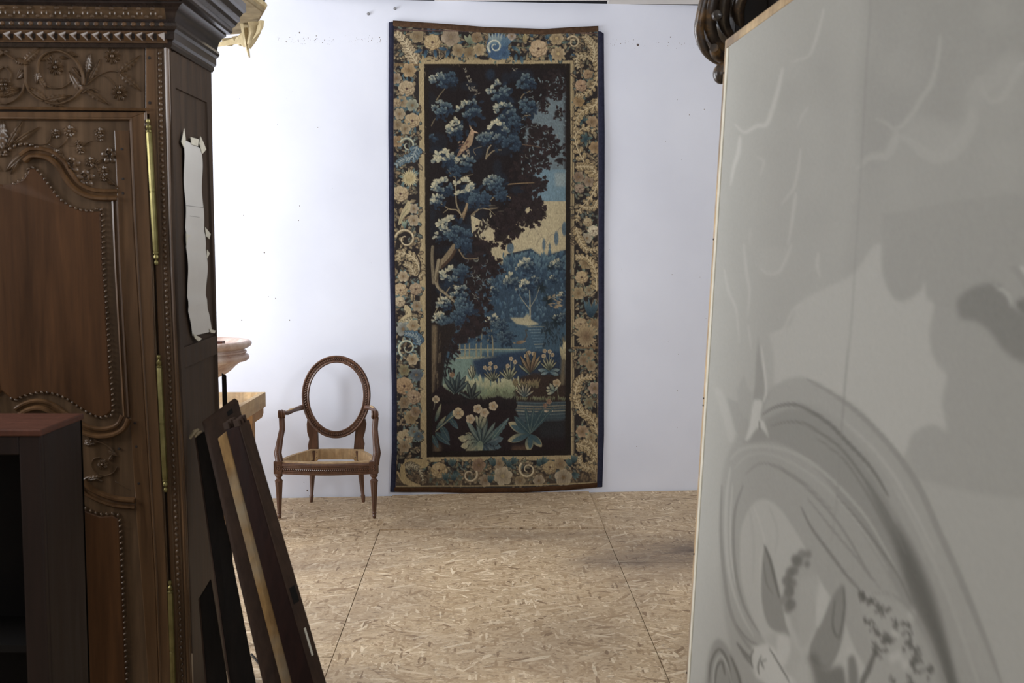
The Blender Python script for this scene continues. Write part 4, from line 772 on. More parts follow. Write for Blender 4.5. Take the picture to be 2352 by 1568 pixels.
# ------------------------------------------------------------------ tapestry
def edge(tab,t,ax):
    tab=sorted(tab,key=lambda p:p[ax]); o=1-ax; return float(np.interp(t,[p[ax] for p in tab],[p[o] for p in tab]))
TT=((893,48),(905,48),(1000,54),(1120,63),(1250,67),(1377,60),(1386,66)); TBm=((897,1128),(1000,1129),(1080,1131),(1200,1129),(1300,1124),(1383,1117))
TL=((893,48),(892,300),(895,600),(900,900),(900,1040),(896,1128)); TR=((1386,60),(1388,300),(1387,700),(1387,1000),(1383,1117))
def tap_px(a,b):
    """a across, b down, 0 to 1"""
    x=893+492*a; yt=edge(TT,x,0); yb=edge(TBm,x,0); y=yt+(yb-yt)*b; xl=edge(TL,y,1); xr=edge(TR,y,1); return xl+(xr-xl)*a,y
def tap_h(a,b): return .014+.003*math.sin(a*9+b*2)+.0025*math.sin(a*23+b*5+1)+.002*math.sin(b*17+a*3)+.006*b*b*(1-a)
tp=thing('tapestry','tall verdure tapestry with blue trees, flowers and a bird hanging on the white wall','tapestry',WALL.px(1140,1128))
tapcv=paint_tapestry(1.0)
def sample(cv,X,Y):
    fx=np.clip((X-cv.x0)*cv.S,0,cv.W-1.01); fy=np.clip((Y-cv.y0)*cv.S,0,cv.H-1.01); i=fx.astype(int); j=fy.astype(int); u=(fx-i)[...,None]; v=(fy-j)[...,None]; a=cv.a
    return (a[j,i]*(1-u)+a[j,i+1]*u)*(1-v)+(a[j+1,i]*(1-u)+a[j+1,i+1]*u)*v
def dyed(name,P,C,mat,parent):
    """grid mesh P[h,w,3] carrying its colours C[h,w,3] (0..255 sRGB)"""
    h,w=P.shape[:2]; off=np.array(parent_origin(parent)); me=bpy.data.meshes.new(name); me.vertices.add(h*w); me.vertices.foreach_set('co',(P-off).reshape(-1).astype(np.float32))
    idx=np.arange(h*w).reshape(h,w); q=np.stack([idx[:-1,:-1],idx[1:,:-1],idx[1:,1:],idx[:-1,1:]],-1).reshape(-1,4); n=len(q)
    me.loops.add(n*4); me.loops.foreach_set('vertex_index',q.reshape(-1).astype(np.int32)); me.polygons.add(n); me.polygons.foreach_set('loop_start',np.arange(0,4*n,4,dtype=np.int32)); me.polygons.foreach_set('use_smooth',np.ones(n,bool))
    me.update(calc_edges=True); c=np.clip(C/255,0,1); c=np.where(c<=.04045,c/12.92,((c+.055)/1.055)**2.4); at=me.color_attributes.new('dye','FLOAT_COLOR','POINT'); at.data.foreach_set('color',np.concatenate([c,np.ones((h,w,1))],-1).reshape(-1).astype(np.float32))
    me.materials.append(mat); o=bpy.data.objects.new(name,me); COL.objects.link(o); o.parent=parent; return o
def rays_np(F,X,Y,h):
    u=(X-1176)/FPX; v=(784-Y)/FPX; D=np.stack([u,CP+v*SP,v*CP-SP],-1); N=np.array(F.N); t=(np.array(F.O)-np.array(EYE)).dot(N)/D.dot(N); return np.array(EYE)+D*t[...,None]+N*h[...,None]
na,nb=480,1060; A0=np.linspace(0,1,na); 
xs=893+492*A0; yt=np.interp(xs,[p[0] for p in TT],[p[1] for p in TT]); yb=np.interp(xs,[p[0] for p in TBm],[p[1] for p in TBm])
a_in=(.024,.974); b_in=(.0095,.990)
AA,BB=np.meshgrid(np.linspace(a_in[0],a_in[1],na),np.linspace(b_in[0],b_in[1],nb))
XX=893+492*AA; YT=np.interp(XX,[p[0] for p in TT],[p[1] for p in TT]); YBt=np.interp(XX,[p[0] for p in TBm],[p[1] for p in TBm]); YY=YT+(YBt-YT)*BB
XLn=np.interp(YY,[p[1] for p in TL],[p[0] for p in TL]); XRn=np.interp(YY,[p[1] for p in TR],[p[0] for p in TR]); XX=XLn+(XRn-XLn)*AA
HH=.014+.003*np.sin(AA*9+BB*2)+.0025*np.sin(AA*23+BB*5+1)+.002*np.sin(BB*17+AA*3)+.006*BB*BB*(1-AA)
dyed('woven_field',rays_np(WALL,XX,YY,HH),sample(tapcv,XX,YY),M['tapestry'],tp)
def band(a0,a1,b0,b1,mat,name,n=60):
    vert=(b1-b0)>(a1-a0); mb=MB(); prof=[(0,0.),(0,.8),(.12,1.06),(.5,1.12),(.88,1.06),(1,.9),(1,0.)]; R=[]
    for i in range(n+1):
        t=i/n
        for s_,z in prof:
            a=a0+(a1-a0)*(s_ if vert else t); b=b0+(b1-b0)*(t if vert else s_); x,y=tap_px(a,b); R.append(WALL.px(x,y,max(.0005,tap_h(a,b)*z)))
    m=len(prof); mb.add(R,[(i*m+k,i*m+k+1,(i+1)*m+k+1,(i+1)*m+k) for i in range(n) for k in range(m-1)]+[tuple(range(m))[::-1],tuple(range(n*m,n*m+m))]); return mb.build(name,mat,tp,50)
band(0,.0255,.004,1,M['navy'],'side_band'); band(.9725,1,.012,1,M['navy'],'side_band')
band(.02,.975,0,.0135,M['brown_band'],'top_band'); band(.02,.975,.9885,1,M['brown_band2'],'bottom_band')
# ------------------------------------------------------------------ armoire
MPX=3.5/FPX
oA=onY(388,569,3.5); UA=Vec((math.cos(math.radians(2.5)),math.sin(math.radians(2.5)),0))
AF=Face(oA,UA,Vec((0,-.016,1)))
CE=[(388,111),(393,300),(398,480),(411,812),(418,980),(427,1155),(440,1540),(446,1705)]
DE=[(337,262),(347,480),(360,812),(379,1155),(398,1568),(405,1705)]
c1,c2=AF.px(390,200),AF.px(441,1600); AS=Face(c2,(0,1,0),c1-c2)
ar=thing('carved_armoire','large dark oak armoire with carved scroll frieze, brass hinges and stepped cornice at left','armoire',(-1.98,3.75,0))
YF=row0(3.53); XW=-1.94
# carcass
mb=MB(); cu=AF.to2(391,130); cl=AF.to2(441,YF); D_=Vec((0,.455,0))
def lo2(v): t=(v-cl[1])/(cu[1]-cl[1]); return cl[0]+(cu[0]-cl[0])*t
vb,vt=AF.to2(441,YF)[1],AF.to2(391,100)[1]
pts=[AF.at(lo2(vb)-.006,vb,-.02),AF.at(lo2(vt)-.006,vt,-.02)]; ptl=[AF.at(XW+lo2(vb),vb,-.02),AF.at(XW+lo2(vt),vt,-.02)]
for p in (pts[0],ptl[0]): p.z=.0
mb.hexa([ptl[0],pts[0],pts[0]+D_,ptl[0]+D_],[ptl[1],pts[1],pts[1]+D_,ptl[1]+D_]).build('carcass',M['oak_side'],ar,0)
ys=[105,262,480,812,980,1155,1400,YF-3]
stile=MB().plate(AF,[(ip(DE,y)+5,y) for y in ys if y>=262]+[(ip(CE,y),y) for y in ys[::-1]]+[(334,105),(334,262)],-.02,0,.002).build('corner_stile',M['oak_warm'],ar,30)
BS=[(368,130),(371,300),(376,480),(388,812),(395,980),(403,1155),(418,1539),(424,1700)]
MB().mould(AF,[(ip(CE,y)-6,y) for y in ys],[(-.006,0),(-.005,.006),(0,.009),(.005,.006),(.006,0)],smooth=3).build('stile_bead',M['oak_warm'],stile)
mb=MB(); mb.mould(AF,[(ip(BS,y)-8.5,y) for y in ys],[(-.0022,0),(-.0015,.003),(.0015,.003),(.0022,0)],smooth=3); mb.mould(AF,[(ip(BS,y)+8.5,y) for y in ys],[(-.0022,0),(-.0015,.003),(.0015,.003),(.0022,0)],smooth=3)
y=122
while y<YF-10: mb.dome(AF,ip(BS,y),y,4.2,6.5,.006,8,ang=-.5 if int(y/13)%2 else .5); y+=13
mb.build('carved_strip',M['oak'],stile,kind='stuff')
for x,y in ((343,133),(344,236)): MB().lathe(AF.px(x,y),[(.005,-.001),(.0045,.002),(.001,.0025)],8,AF.N).build('peg',M['iron'],stile)
frieze=MB().plate(AF,[(-1060,100),(331,105),(331,253),(-1060,248)],-.02,-.006).build('frieze_panel',M['oak'],ar,0)
MB().plate(AF,[(331,104),(335,104),(335,126),(332,128)],-.02,-.004).build('split',M['black'],frieze,0)
MB().mould(AF,[(-1060,247),(10,248),(345,252)],[(-.005,-.008),(-.004,.004),(.003,.007),(.006,-.008)]).build('frieze_fillet',M['oak_warm'],frieze)
Q1=lambda x,y:(x/6.03,y/6.03); Q2=lambda x,y:(x/6.03,y/6.03+250); Q4=lambda x,y:(x/4.481,y/4.481+850)
def pq(f,*v): return [f(v[i],v[i+1]) for i in range(0,len(v),2)]
XC=8.  # centre line of the right-hand door and of its share of the frieze
mir=lambda P:[(2*XC-x,y) for x,y in P]
def carve(fn,parent,h0=-.006):
    pass
HF=-.006
def fam(mbf,name,parent,both=True):
    mbf(1).build(name,M['oak'],parent,50)
    if both: mbf(-1).build(name,M['oak'],parent,50)
def mx(P,s): return P if s>0 else mir(P)
for P,w0,w1,h in ((pq(Q1,1150,1180,1140,1030,1060,860,930,750,800,700,650,730,560,800,520,900,515,1020),9,5,.010),(pq(Q1,1110,1190,1110,1250,1020,1350,880,1420,740,1440,620,1400),8,5,.009),(pq(Q1,345,900,345,1050,350,1150,400,1260,500,1350,590,1400),7,4,.009),(pq(Q1,340,1150,310,1260,220,1370,100,1430,0,1440),7,4,.009),(pq(Q1,640,1190,760,1220,880,1200,980,1120),4,4,.006),(pq(Q1,0,700,100,760,210,830),8,5,.009),(pq(Q1,0,920,80,940,140,1010,130,1100,60,1180),4,3,.005),(pq(Q1,1180,1180,1350,1050,1500,985,1620,990),4,3,.005),(pq(Q1,1130,1290,1250,1225,1350,1270),5,4,.006),(pq(Q1,1150,1180,1180,1090,1210,960),4,3,.005),(pq(Q1,1400,1040,1500,1080,1600,1200),2.5,2,.003)):
    fam(lambda s:MB().ridge(AF,mx(P,s),w0,w1,h,h0=HF),'carved_scroll',frieze)
for x,y,a,L,W,t in ((1200,1010,80,270,120,.4),(1220,1150,63,370,100,.4),(1660,1000,40,360,130,.45),(1660,1010,-41,370,130,.45),(1180,1240,-33,380,120,.45),(600,1400,12,390,150,.45),(640,1395,-18,260,110,.4),(400,1230,-34,300,150,.45),(330,860,42,290,150,.45),(530,1070,-58,190,90,.4),(720,760,205,200,110,.45),(1110,1250,120,300,130,.2),(1000,930,-50,180,70,.2),(820,790,-10,120,60,.3),(200,820,-20,200,120,.4),(320,980,230,150,150,.4),(520,1000,260,160,120,.4),(940,730,-20,140,90,.4),(30,1330,20,260,110,.4),(60,1250,10,220,100,.4),(1320,1300,-50,130,70,.4)):
    def f(s):
        X,Y=Q1(x,y); return MB().rleaf(AF,X if s>0 else 2*XC-X,Y,a if s>0 else 180-a,L/6.03,W/6.03,.0085,t,6,h0=HF)
    fam(f,'carved_leaf',frieze)
for x,y,r,n in ((1550,775,112,10),(1650,1280,112,10),(765,930,112,10),(20,1170,85,8)):
    def f(s):
        X,Y=Q1(x,y); return MB().rflower(AF,X if s>0 else 2*XC-X,Y,r/6.03,n,.009,HF)
    fam(f,'carved_flower',frieze)
# cornice: stepped profile carried round the front corner and along the side
cb=AF.px(388,111); cbk=AS.px(481,165); left=AF.at(AF.to2(388,111)[0]+XW,AF.to2(388,111)[1]); nf=-Vec((-UA.y,UA.x,0)); ns=Vec((1,0,0))
cbk=cb+Vec((-.002,.478,0))
PR=[(-.02,0),(.008,0),(.014,.010),(.014,.018),(.022,.024),(.022,.046),(.030,.052),(.034,.060),(.031,.070),(.026,.074),(.027,.082),(.032,.098),(.044,.114),(.058,.122),(.058,.128),(.074,.130),(.080,.136),(.080,.150),(.092,.158),(.098,.168),(.106,.172),(.106,.186),(.118,.200),(.128,.204),(.128,.232),(-.02,.232)]
co=MB(); rows=[left,cb,cbk]; m=len(PR)
def ppt(base,k,o,z): return base+Vec((0,0,z))+(nf*o if k<2 else Vec((0,0,0)))+(ns*o if k>0 else Vec((0,0,0)))+(-ns*o if k==0 else Vec((0,0,0)))
R=[ppt(b,k,o,z) for k,b in enumerate(rows) for o,z in PR]
cornice=co.add(R,[(i*m+k,i*m+k+1,(i+1)*m+k+1,(i+1)*m+k) for i in range(2) for k in range(m-1)]+[tuple(range(m)),tuple(range(2*m,3*m))[::-1]]).build('cornice',M['cornice'],ar,25)
MB().hexa([left+Vec((-.05,-.08,.225)),cb+Vec((.08,-.08,.225)),cbk+Vec((.08,0,.225)),left+Vec((-.05,.45,.225))],[left+Vec((-.05,-.08,.24)),cb+Vec((.08,-.08,.24)),cbk+Vec((.08,0,.24)),left+Vec((-.05,.45,.24))]).build('top_board',M['cornice'],ar,0)
FU=(cb-left).normalized(); LEN=(cb-left).length
def cp(s,o,z): return left+FU*s+Vec((0,0,z))+nf*o
# carved face strips: lighter oak applied to the front fillets
MB().hexa([cp(-.0,.02,.012),cp(LEN-.0,.02,.012),cp(LEN,-.01,.012),cp(0,-.01,.012)],[cp(0,.024,.05),cp(LEN,.024,.05),cp(LEN,-.01,.05),cp(0,-.01,.05)]).build('dentil_course',M['oak_warm'],cornice,0)
dm=None; k=0; s_=LEN-.018
while s_>.03 and k<62:
    if dm is None:
        b=MB(); c=cp(s_,.024,.030); w=.0115; hh=.013
        q=[c-FU*w-Vec((0,0,hh)),c+FU*w-Vec((0,0,hh)),c+FU*w+Vec((0,0,hh)),c-FU*w+Vec((0,0,hh))]; ap=c+nf*.017+Vec((0,0,.003))-FU*.004
        b.add(q+[ap],[(0,1,4),(1,2,4),(2,3,4),(3,0,4)]); dm=b.build('dentil',M['oak_warm'],cornice,0); d0=s_
    else:
        o=dm.copy(); COL.objects.link(o); o.location=FU*(s_-d0)
    s_-=.0325; k+=1
mb=MB(); 
def ball(c,rx,rz,rn,n=8):
    R=[c+FU*rx*math.cos(2*PI*j/n)*q+Vec((0,0,rz))*math.sin(2*PI*j/n)*q+nf*z*rn for q,z in ((1,0),(.75,.7)) for j in range(n)]+[c+nf*rn]
    mb.add(R,[(j,(j+1)%n,n+(j+1)%n,n+j) for j in range(n)]+[(n+j,n+(j+1)%n,2*n) for j in range(n)])
s_=LEN-.012
while s_>.01: ball(cp(s_,.032,.064),.0085,.0075,.010); s_-=.0275
mb.build('bead_row',M['oak_warm'],cornice,30,kind='stuff')
mb=MB(); s_=LEN-.015; k=0
while s_>.01:
    c=cp(s_,.031,.087); ball(c,.008,.006,.006,6); c=cp(s_-.02,.042,.108); ball(c,.009,.0065,.007,6)
    for e in (-1,1): ball(cp(s_-.02+e*.007,.034,.096),.003,.008,.005,5)
    s_-=.040
mb.build('carved_cove',M['oak'],cornice,30,kind='stuff')
mb=MB(); s_=LEN-.02
while s_>.01: ball(cp(s_,.099,.166),.010,.0075,.008,6); s_-=.036
mb.build('upper_bead_row',M['oak'],cornice,30,kind='stuff')
MB().hexa([cp(0,.070,.1285),cp(LEN+.05,.070,.1285),cp(LEN+.05,.04,.1285),cp(0,.04,.1285)],[cp(0,.0825,.151),cp(LEN+.06,.0825,.151),cp(LEN+.06,.04,.151),cp(0,.04,.151)]).build('cornice_fillet',M['oak_warm'],cornice,0)
MB().hexa([cp(0,.024,.0735),cp(LEN,.024,.0735),cp(LEN,0,.0735),cp(0,0,.0735)],[cp(0,.047,.1175),cp(LEN,.047,.1175),cp(LEN,0,.1175),cp(0,0,.1175)]).build('cove_board',M['oak'],cornice,0)
# ---- right-hand door
YD=YF-22
DL=[(2*XC-x-4,y) for x,y in DE]
door=MB().plate(AF,[(ip(DL,y),y) for y in (256,480,812,1155,1568,YD)]+[(ip(DE,y),y) for y in (YD,1568,1155,812,480,258)],-.02,.003,.002).build('door',M['oak'],ar,30)
RG=[(303,281),(313,510),(342,990),(362,1320),(376,1690)]
frame=MB(); yy=[281,510,812,990,1320,YD-4]
frame.plate(AF,[(ip(RG,y),y) for y in yy]+[(ip(DE,y)-2,y) for y in yy[::-1]]+[(ip(DE,259)-2,259),(ip(RG,281)-1,272)],.003,.012,.002)
frame.build('door_stile',M['oak_warm'],door,30)
MB().plate(AF,mir([(ip(RG,y),y) for y in yy]+[(ip(DE,y)-2,y) for y in yy[::-1]]+[(ip(DE,259)-2,259),(ip(RG,281)-1,272)]),.003,.012,.002).build('door_stile',M['oak_warm'],door,30)
MB().plate(AF,[(2*XC-335,257),(335,259),(303,272),(2*XC-303,270)],.003,.012,.002).build('door_rail',M['oak_warm'],door,30)
thin=[(-.005,.002),(-.0045,.011),(-.001,.015),(.003,.013),(.004,.008),(.006,.002)]
L_=[(ip(RG,y),y) for y in yy[::-1]]+[(303,274)]
MB().mould(AF,mir(L_)+[(XC,272)]+L_[::-1][:],thin).build('door_moulding',M['oak_warm'],door)
# inner stile with pegs
ST=[(270,450),(277,600),(290,800),(299,955),(312,1160),(330,1400),(345,YD-10)]
for sgn in (1,-1):
    P=[(ip(ST,y)+1,y) for y in (300,450,600,800,955,1160,1400,YD-10)]+[(ip(RG,y)-5,y) for y in (YD-10,1320,990,510,300)]
    MB().plate(AF,P if sgn>0 else mir(P),.003,.008,.002).build('inner_stile',M['oak_warm'],door,30)
for x,y in (Q2(1700,560),Q2(1715,970),Q2(1715,1170),Q2(1900,375),Q4(1395,540),Q4(1410,780),Q4(1435,1160),Q4(1230,805)): MB().lathe(AF.px(x,y,.008),[(.0045,-.004),(.004,.001),(.001,.0015)],8,AF.N).build('peg',M['iron'],door)
BIG=[(-.019,.002),(-.019,.008),(-.014,.014),(-.008,.013),(-.006,.007),(.001,.006),(.003,.013),(.008,.021),(.014,.021),(.018,.012),(.019,.002)]
SM=[(272,448),(235,448),(205,443),(178,428),(158,404),(142,378),(122,360),(98,352),(72,352),(54,364)]
vert=[(266,455),(272,600),(281,760),(292,955)]
MB().mould(AF,SM,BIG,smooth=5).build('arched_moulding',M['oak_warm'],door); MB().mould(AF,mir(SM)[::-1],BIG,smooth=5).build('arched_moulding',M['oak_warm'],door)
NARROW=[(-.011,.002),(-.010,.010),(-.005,.013),(-.003,.006),(.003,.006),(.005,.015),(.010,.014),(.011,.002)]
LB=[(291,956),(280,978),(258,990),(230,993),(200,987),(170,972),(140,950),(115,934),(88,928),(62,934),(42,946)]
for sg in (1,-1):
    MB().mould(AF,mx(vert,sg) if sg>0 else mir(vert)[::-1],NARROW).build('panel_moulding',M['oak_warm'],door)
    MB().mould(AF,mx(LB,sg) if sg>0 else mir(LB)[::-1],BIG,smooth=5).build('lower_curved_moulding',M['oak_warm'],door)
BD=[(8,424),(35,422),(55,412),(66,396),(70,385),(85,388),(100,405),(115,425),(130,445),(150,465),(180,480),(210,485),(236,486),(240,600),(247,700),(254,820),(262,940),(252,952),(235,958),(212,951),(185,935),(155,915),(125,903),(95,900),(60,908),(36,918),(28,914),(8,898)]
pan=MB().plate(AF,[(x-3 if x>230 else x,y) for x,y in BD]+mir([(x-3 if x>230 else x,y) for x,y in BD])[::-1],.0,.010,.004).build('field_panel',M['oak_panel'],door,30)
def beads(path,pitch,rx,ry,h,name,parent,mat='oak',both=True):
    mb=MB()
    for P in ((path,mir(path)) if both else (path,)):
        Q=spl(P,6); acc=0; 
        for a,b in zip(Q[:-1],Q[1:]):
            d=math.hypot(b[0]-a[0],b[1]-a[1])
            while acc<d:
                t=acc/max(d,1e-6); x,y=a[0]+(b[0]-a[0])*t,a[1]+(b[1]-a[1])*t; an=math.atan2(-(b[1]-a[1]),b[0]-a[0])
                mb.dome(AF,x,y,rx,ry,h,7,h0=.003,ang=an+.6); acc+=pitch
            acc-=d
    mb.build(name,M[mat],parent,50,kind='stuff')
beads(BD[1:-1],12.5,3.3,5.6,.010,'bead_border',pan)
for fx in (1,-1):
    f=lambda P:P if fx>0 else mir(P)
    for P,w0,w1,h in ((pq(Q2,480,490,640,490,710,400,720,290),3,2.5,.004),(pq(Q2,680,490,800,540,900,470,950,390),3,2.5,.004),(pq(Q2,950,510,1060,520),3,2,.003),(pq(Q2,1130,490,1210,470,1290,440),3,2,.003),(pq(Q2,700,560,800,640,900,720),3,2.5,.004),(pq(Q2,1300,760,1440,900,1600,1050),4,3,.004),(pq(Q2,1200,860,1300,800,1400,720),3,3,.004),(pq(Q4,1030,895,970,910,945,970,980,1040,1080,1080,1170,1050,1210,990),3,2,.004),(pq(Q4,880,730,1000,725,1120,780,1190,860),8,4,.006),(pq(Q4,860,1130,940,1095,1060,1140),8,4,.006),(pq(Q4,1190,1140,1280,1190,1350,1230),3,2,.003)):
        MB().ridge(AF,f(P),w0,w1,h,h0=.003).build('carved_stem',M['oak'],door,50)
    for q,x,y,r,k in ((Q2,970,310,85,5),(Q2,780,345,70,5),(Q2,1390,330,75,5),(Q2,1390,400,62,5),(Q2,1090,480,52,4),(Q2,1120,570,62,4),(Q2,1440,865,80,5),(Q2,790,630,80,4),(Q2,1260,735,75,5),(Q2,1440,950,60,5),(Q4,1060,965,60,8),(Q4,950,720,60,5)):
        X,Y=q(x,y); X=X if fx>0 else 2*XC-X; MB().rflower(AF,X,Y,r/(6.03 if q is Q2 else 4.48),k,.008,.003).build('carved_flower',M['oak'],door,50)
    for x,y,r in ((1000,780,135),(1190,965,145),(1525,650,130)):
        X,Y=Q2(x,y); X=X if fx>0 else 2*XC-X; MB().rscroll(AF,X,Y,r/6.03,.011).build('carved_rose',M['oak'],door,50)
    for q,x,y,a,L,W,t in ((Q2,50,560,88,380,180,.45),(Q2,100,545,58,440,120,.5),(Q2,190,490,33,430,110,.25),(Q2,1480,1000,-25,150,70,.4),(Q2,1600,1060,-40,90,50,.4),(Q2,330,640,222,330,130,.15),(Q2,300,640,240,300,90,.1),(Q2,1130,510,20,110,60,.3),(Q2,1330,760,30,130,80,.35),(Q2,900,700,140,130,60,.3),(Q2,1350,860,-20,150,90,.35),(Q4,870,760,10,160,80,.45),(Q4,1120,830,-30,110,60,.4),(Q4,1130,930,60,90,50,.4),(Q4,900,1120,10,170,80,.45),(Q4,860,660,60,60,40,.3)):
        X,Y=q(x,y); s6=6.03 if q is Q2 else 4.48; MB().rleaf(AF,X if fx>0 else 2*XC-X,Y,a if fx>0 else 180-a,L/s6,W/s6,.009,t,5,h0=.003).build('carved_leaf',M['oak'],door,50)
beads([Q2(*p) for p in ((20,640),(90,600),(160,550),(240,505),(330,490),(430,495),(530,535))],13,6.5,4.,.010,'gadroon_row',door)
LS=[(188,1106),(205,1126),(235,1141),(268,1151),(311,1155)]
LBD=[(8,1140),(100,1140),(170,1150),(205,1170),(235,1180),(262,1178),(275,1186),(279,1230),(286,1400),(294,YD-60)]
for sg in (1,-1): MB().mould(AF,LS if sg>0 else mir(LS)[::-1],BIG,smooth=5).build('lower_arched_moulding',M['oak_warm'],door)
lp=MB().plate(AF,[(x-2,y+4) for x,y in LBD]+mir([(x-2,y+4) for x,y in LBD])[::-1],.0,.010,.004).build('lower_field_panel',M['oak_panel'],door,30)
beads(LBD[1:],13,3.3,5.6,.009,'bead_border',lp)
# ---- left-hand door: the same, one door width away
dw=AF.to2(ip(DE,480),480)[0]-AF.to2(ip(DL,480),480)[0]+.006
d2=door.copy(); COL.objects.link(d2); d2.location=AF.U*(-dw)
for ch in list(door.children):
    c=ch.copy(); COL.objects.link(c); c.parent=d2
    for g in ch.children: e=g.copy(); COL.objects.link(e); e.parent=c
# ---- brass hinges
def hinge(p,q):
    a,b=AF.px(*p,.012),AF.px(*q,.012); ax=(b-a).normalized(); L=(b-a).length; r=.0088
    h=MB().lathe(a,[(r*.9,.035),(r,.04),(r,L*.49),(r*.86,L*.492),(r*.86,L*.502),(r,L*.504),(r*1.05,L*.7),(r,L-.04),(r*.9,L-.035)],8,ax).build('hinge',M['brass'],ar,30)
    for o,d in ((a,ax),(b,-ax)): MB().lathe(o,[(.0005,-.006),(.005,-.004),(.0065,.002),(.005,.007),(.003,.009),(.004,.012),(.008,.016),(.008,.022),(.005,.027),(.009,.030),(.009,.033),(.006,.036)],14,d).build('finial',M['brass'],h)
hinge((343,278),(362,604)); hinge((367,818),(383,1124)); hinge((393,1334),(403,1650))
# ---- side of the armoire: frame and recessed panels
BKE=[(483,165),(485,300),(489,480),(497,812),(503,930),(512,1200),(520,1500)]
FI=[(401,203),(420,798),(430,1100),(438,1400)]; BI=[(473,234),(494,772),(500,930),(508,1250)]
MB().plate(AS,[(ip(CE,y)+.5,y) for y in (120,300,480,812,1155,1500)]+[(ip(FI,y),y) for y in (1500,1155,812,480,203)]+[(398,120)],-.006,.004,.001).build('side_stile',M['oak_side'],ar,30)
MB().plate(AS,[(ip(BKE,y),y) for y in (165,300,480,812,1200)]+[(ip(BI,y),y) for y in (1190,812,480,234)]+[(471,156)],-.006,.004,.001).build('side_stile',M['oak_side'],ar,30)
MB().plate(AS,[(396,118),(481,164),(483,240),(398,200)],-.006,.0035,.001).build('side_rail',M['oak_side'],ar,30)
MB().plate(AS,[(418,799),(496,770),(497,813),(422,846)],-.006,.0035,.002).build('side_rail',M['oak_side'],ar,30)
# paper taped on the side
PS=lambda x,y:(x/3.014+380,y/3.014+280)
ppr=thing('paper_sheet','long strip of grey-white paper taped to the dark side of the armoire','paper',AS.px(440,771,.003))
mb=MB(); Lf=pq(PS,115,120,118,300,130,580,135,830,148,1180,145,1290,180,1480); Rt=pq(PS,240,185,245,340,250,560,262,740,270,800,278,1000,275,1260,290,1320,315,1450)
n=40; R=[]
for i in range(n+1):
    t=i/n; 
    def along(P,t):
        f=t*(len(P)-1); k=min(len(P)-2,int(f)); f-=k; return (P[k][0]+(P[k+1][0]-P[k][0])*f,P[k][1]+(P[k+1][1]-P[k][1])*f)
    ya=120+(1480-120)*t; yb_=185+(1450-185)*t
    xa=np.interp(ya,[120,300,580,830,1180,1290,1480],[115,118,130,135,148,145,180]); xb=np.interp(yb_,[185,340,560,740,800,1000,1260,1320,1450],[240,245,250,262,270,278,275,290,315])
    hz=.004+.0025*math.sin(i*.55)+(.003 if abs(i-20)<2 else 0)+(.004 if i in (33,34) else 0)
    for q in range(4):
        f=q/3; x,y=PS(xa+(xb-xa)*f,ya+(yb_-ya)*f); R.append(AS.px(x,y,hz+.001*math.sin(q*2+i*.3)))
mb.add(R,[(i*4+q,i*4+q+1,(i+1)*4+q+1,(i+1)*4+q) for i in range(n) for q in range(3)]).build('sheet',M['paper'],ppr,60)
for v in ((95,140,115,45,125,120,112,178),(160,105,215,120,210,168,165,155),(228,100,238,118,268,190,240,222,220,150),(262,730,298,775,290,812,268,790),(275,885,292,910,274,945),(178,1465,238,1500,215,1518,190,1498),(288,1432,332,1444,326,1462,300,1458),(128,770,160,790,140,800,130,845)):
    MB().plate(AS,pq(PS,*v),.006,.0075).build('tape',M['tape'],ppr,0)
mb=MB(); 
for v in ((130,578,250,592),(156,650,222,660)): mb.mould(AS,pq(PS,*v),[(-.0006,.006),(0,.008),(.0006,.006)])
mb.build('crease',M['plug'],ppr)
# upholstered pad lying on the armoire, overhanging behind
zt=cb.z+.254; pad=thing('upholstered_pad','linen-backed floral upholstered pad with torn cloth, lying on top of the armoire','upholstery',(-1.4,4.1,zt))
PX=[(-2.2,3.72),(-.93,3.72),(-.905,4.22),(-1.04,4.62),(-1.3,4.72),(-2.2,4.7)]
mb=MB(); PP=spl([(x,y) for x,y in PX],1)
MB().prism([(x,y,zt) for x,y in PX],[(x,y,zt+.03) for x,y in PX]).build('webbing_base',M['linen_grey'],pad,0,bevel=.008)
MB().prism([(-1.565+(x+1.565)*1.012,4.2+(y-4.2)*1.02,zt+.028) for x,y in PX],[(-1.565+(x+1.565)*.99,4.2+(y-4.2)*.98,zt+.14) for x,y in PX]).build('fabric_cover',M['fabric'],pad,0,bevel=.02)
mb=MB(); ring=[Vec((x,y,zt+.026)) for x,y in PX]; mb.tube(ring+[ring[0]],.012,8).build('welt',M['linen'],pad)
rr=random.Random(2)
def rag(pts,w,name='torn_cloth'):
    mb=MB(); R=[]
    for i,(x,y,Y) in enumerate(pts):
        ww=w*(1-.8*i/(len(pts)-1)); p=onY(x-ww,y,Y); q=onY(x+ww,y+rr.uniform(-3,3),Y+rr.uniform(-.02,.02)); mid=(p+q)/2+Vec((0,-.012,0)); R+=[p,mid,q,mid+Vec((0,.004,0))]
    mb.add(R,[(i*4+a,i*4+(a+1)%4,(i+1)*4+(a+1)%4,(i+1)*4+a) for i in range(len(pts)-1) for a in range(4)]); mb.build(name,M['linen'],pad,60)
rag([(560,52,4.42),(563,80,4.42),(566,100,4.42),(570,118,4.42),(573,132,4.42)],9); rag([(585,50,4.35),(588,75,4.36),(580,95,4.38),(572,110,4.4)],16); rag([(530,88,4.6),(530,97,4.6),(528,106,4.6)],26); rag([(600,48,4.25),(601,62,4.26),(596,78,4.28)],7); rag([(545,84,4.5),(548,96,4.5),(552,105,4.5)],14)
Dp=[(498,98),(500,108),(530,103),(553,101),(560,110),(572,100),(588,84),(602,66),(607,50),(596,54),(575,60),(560,70),(545,84),(520,92)]
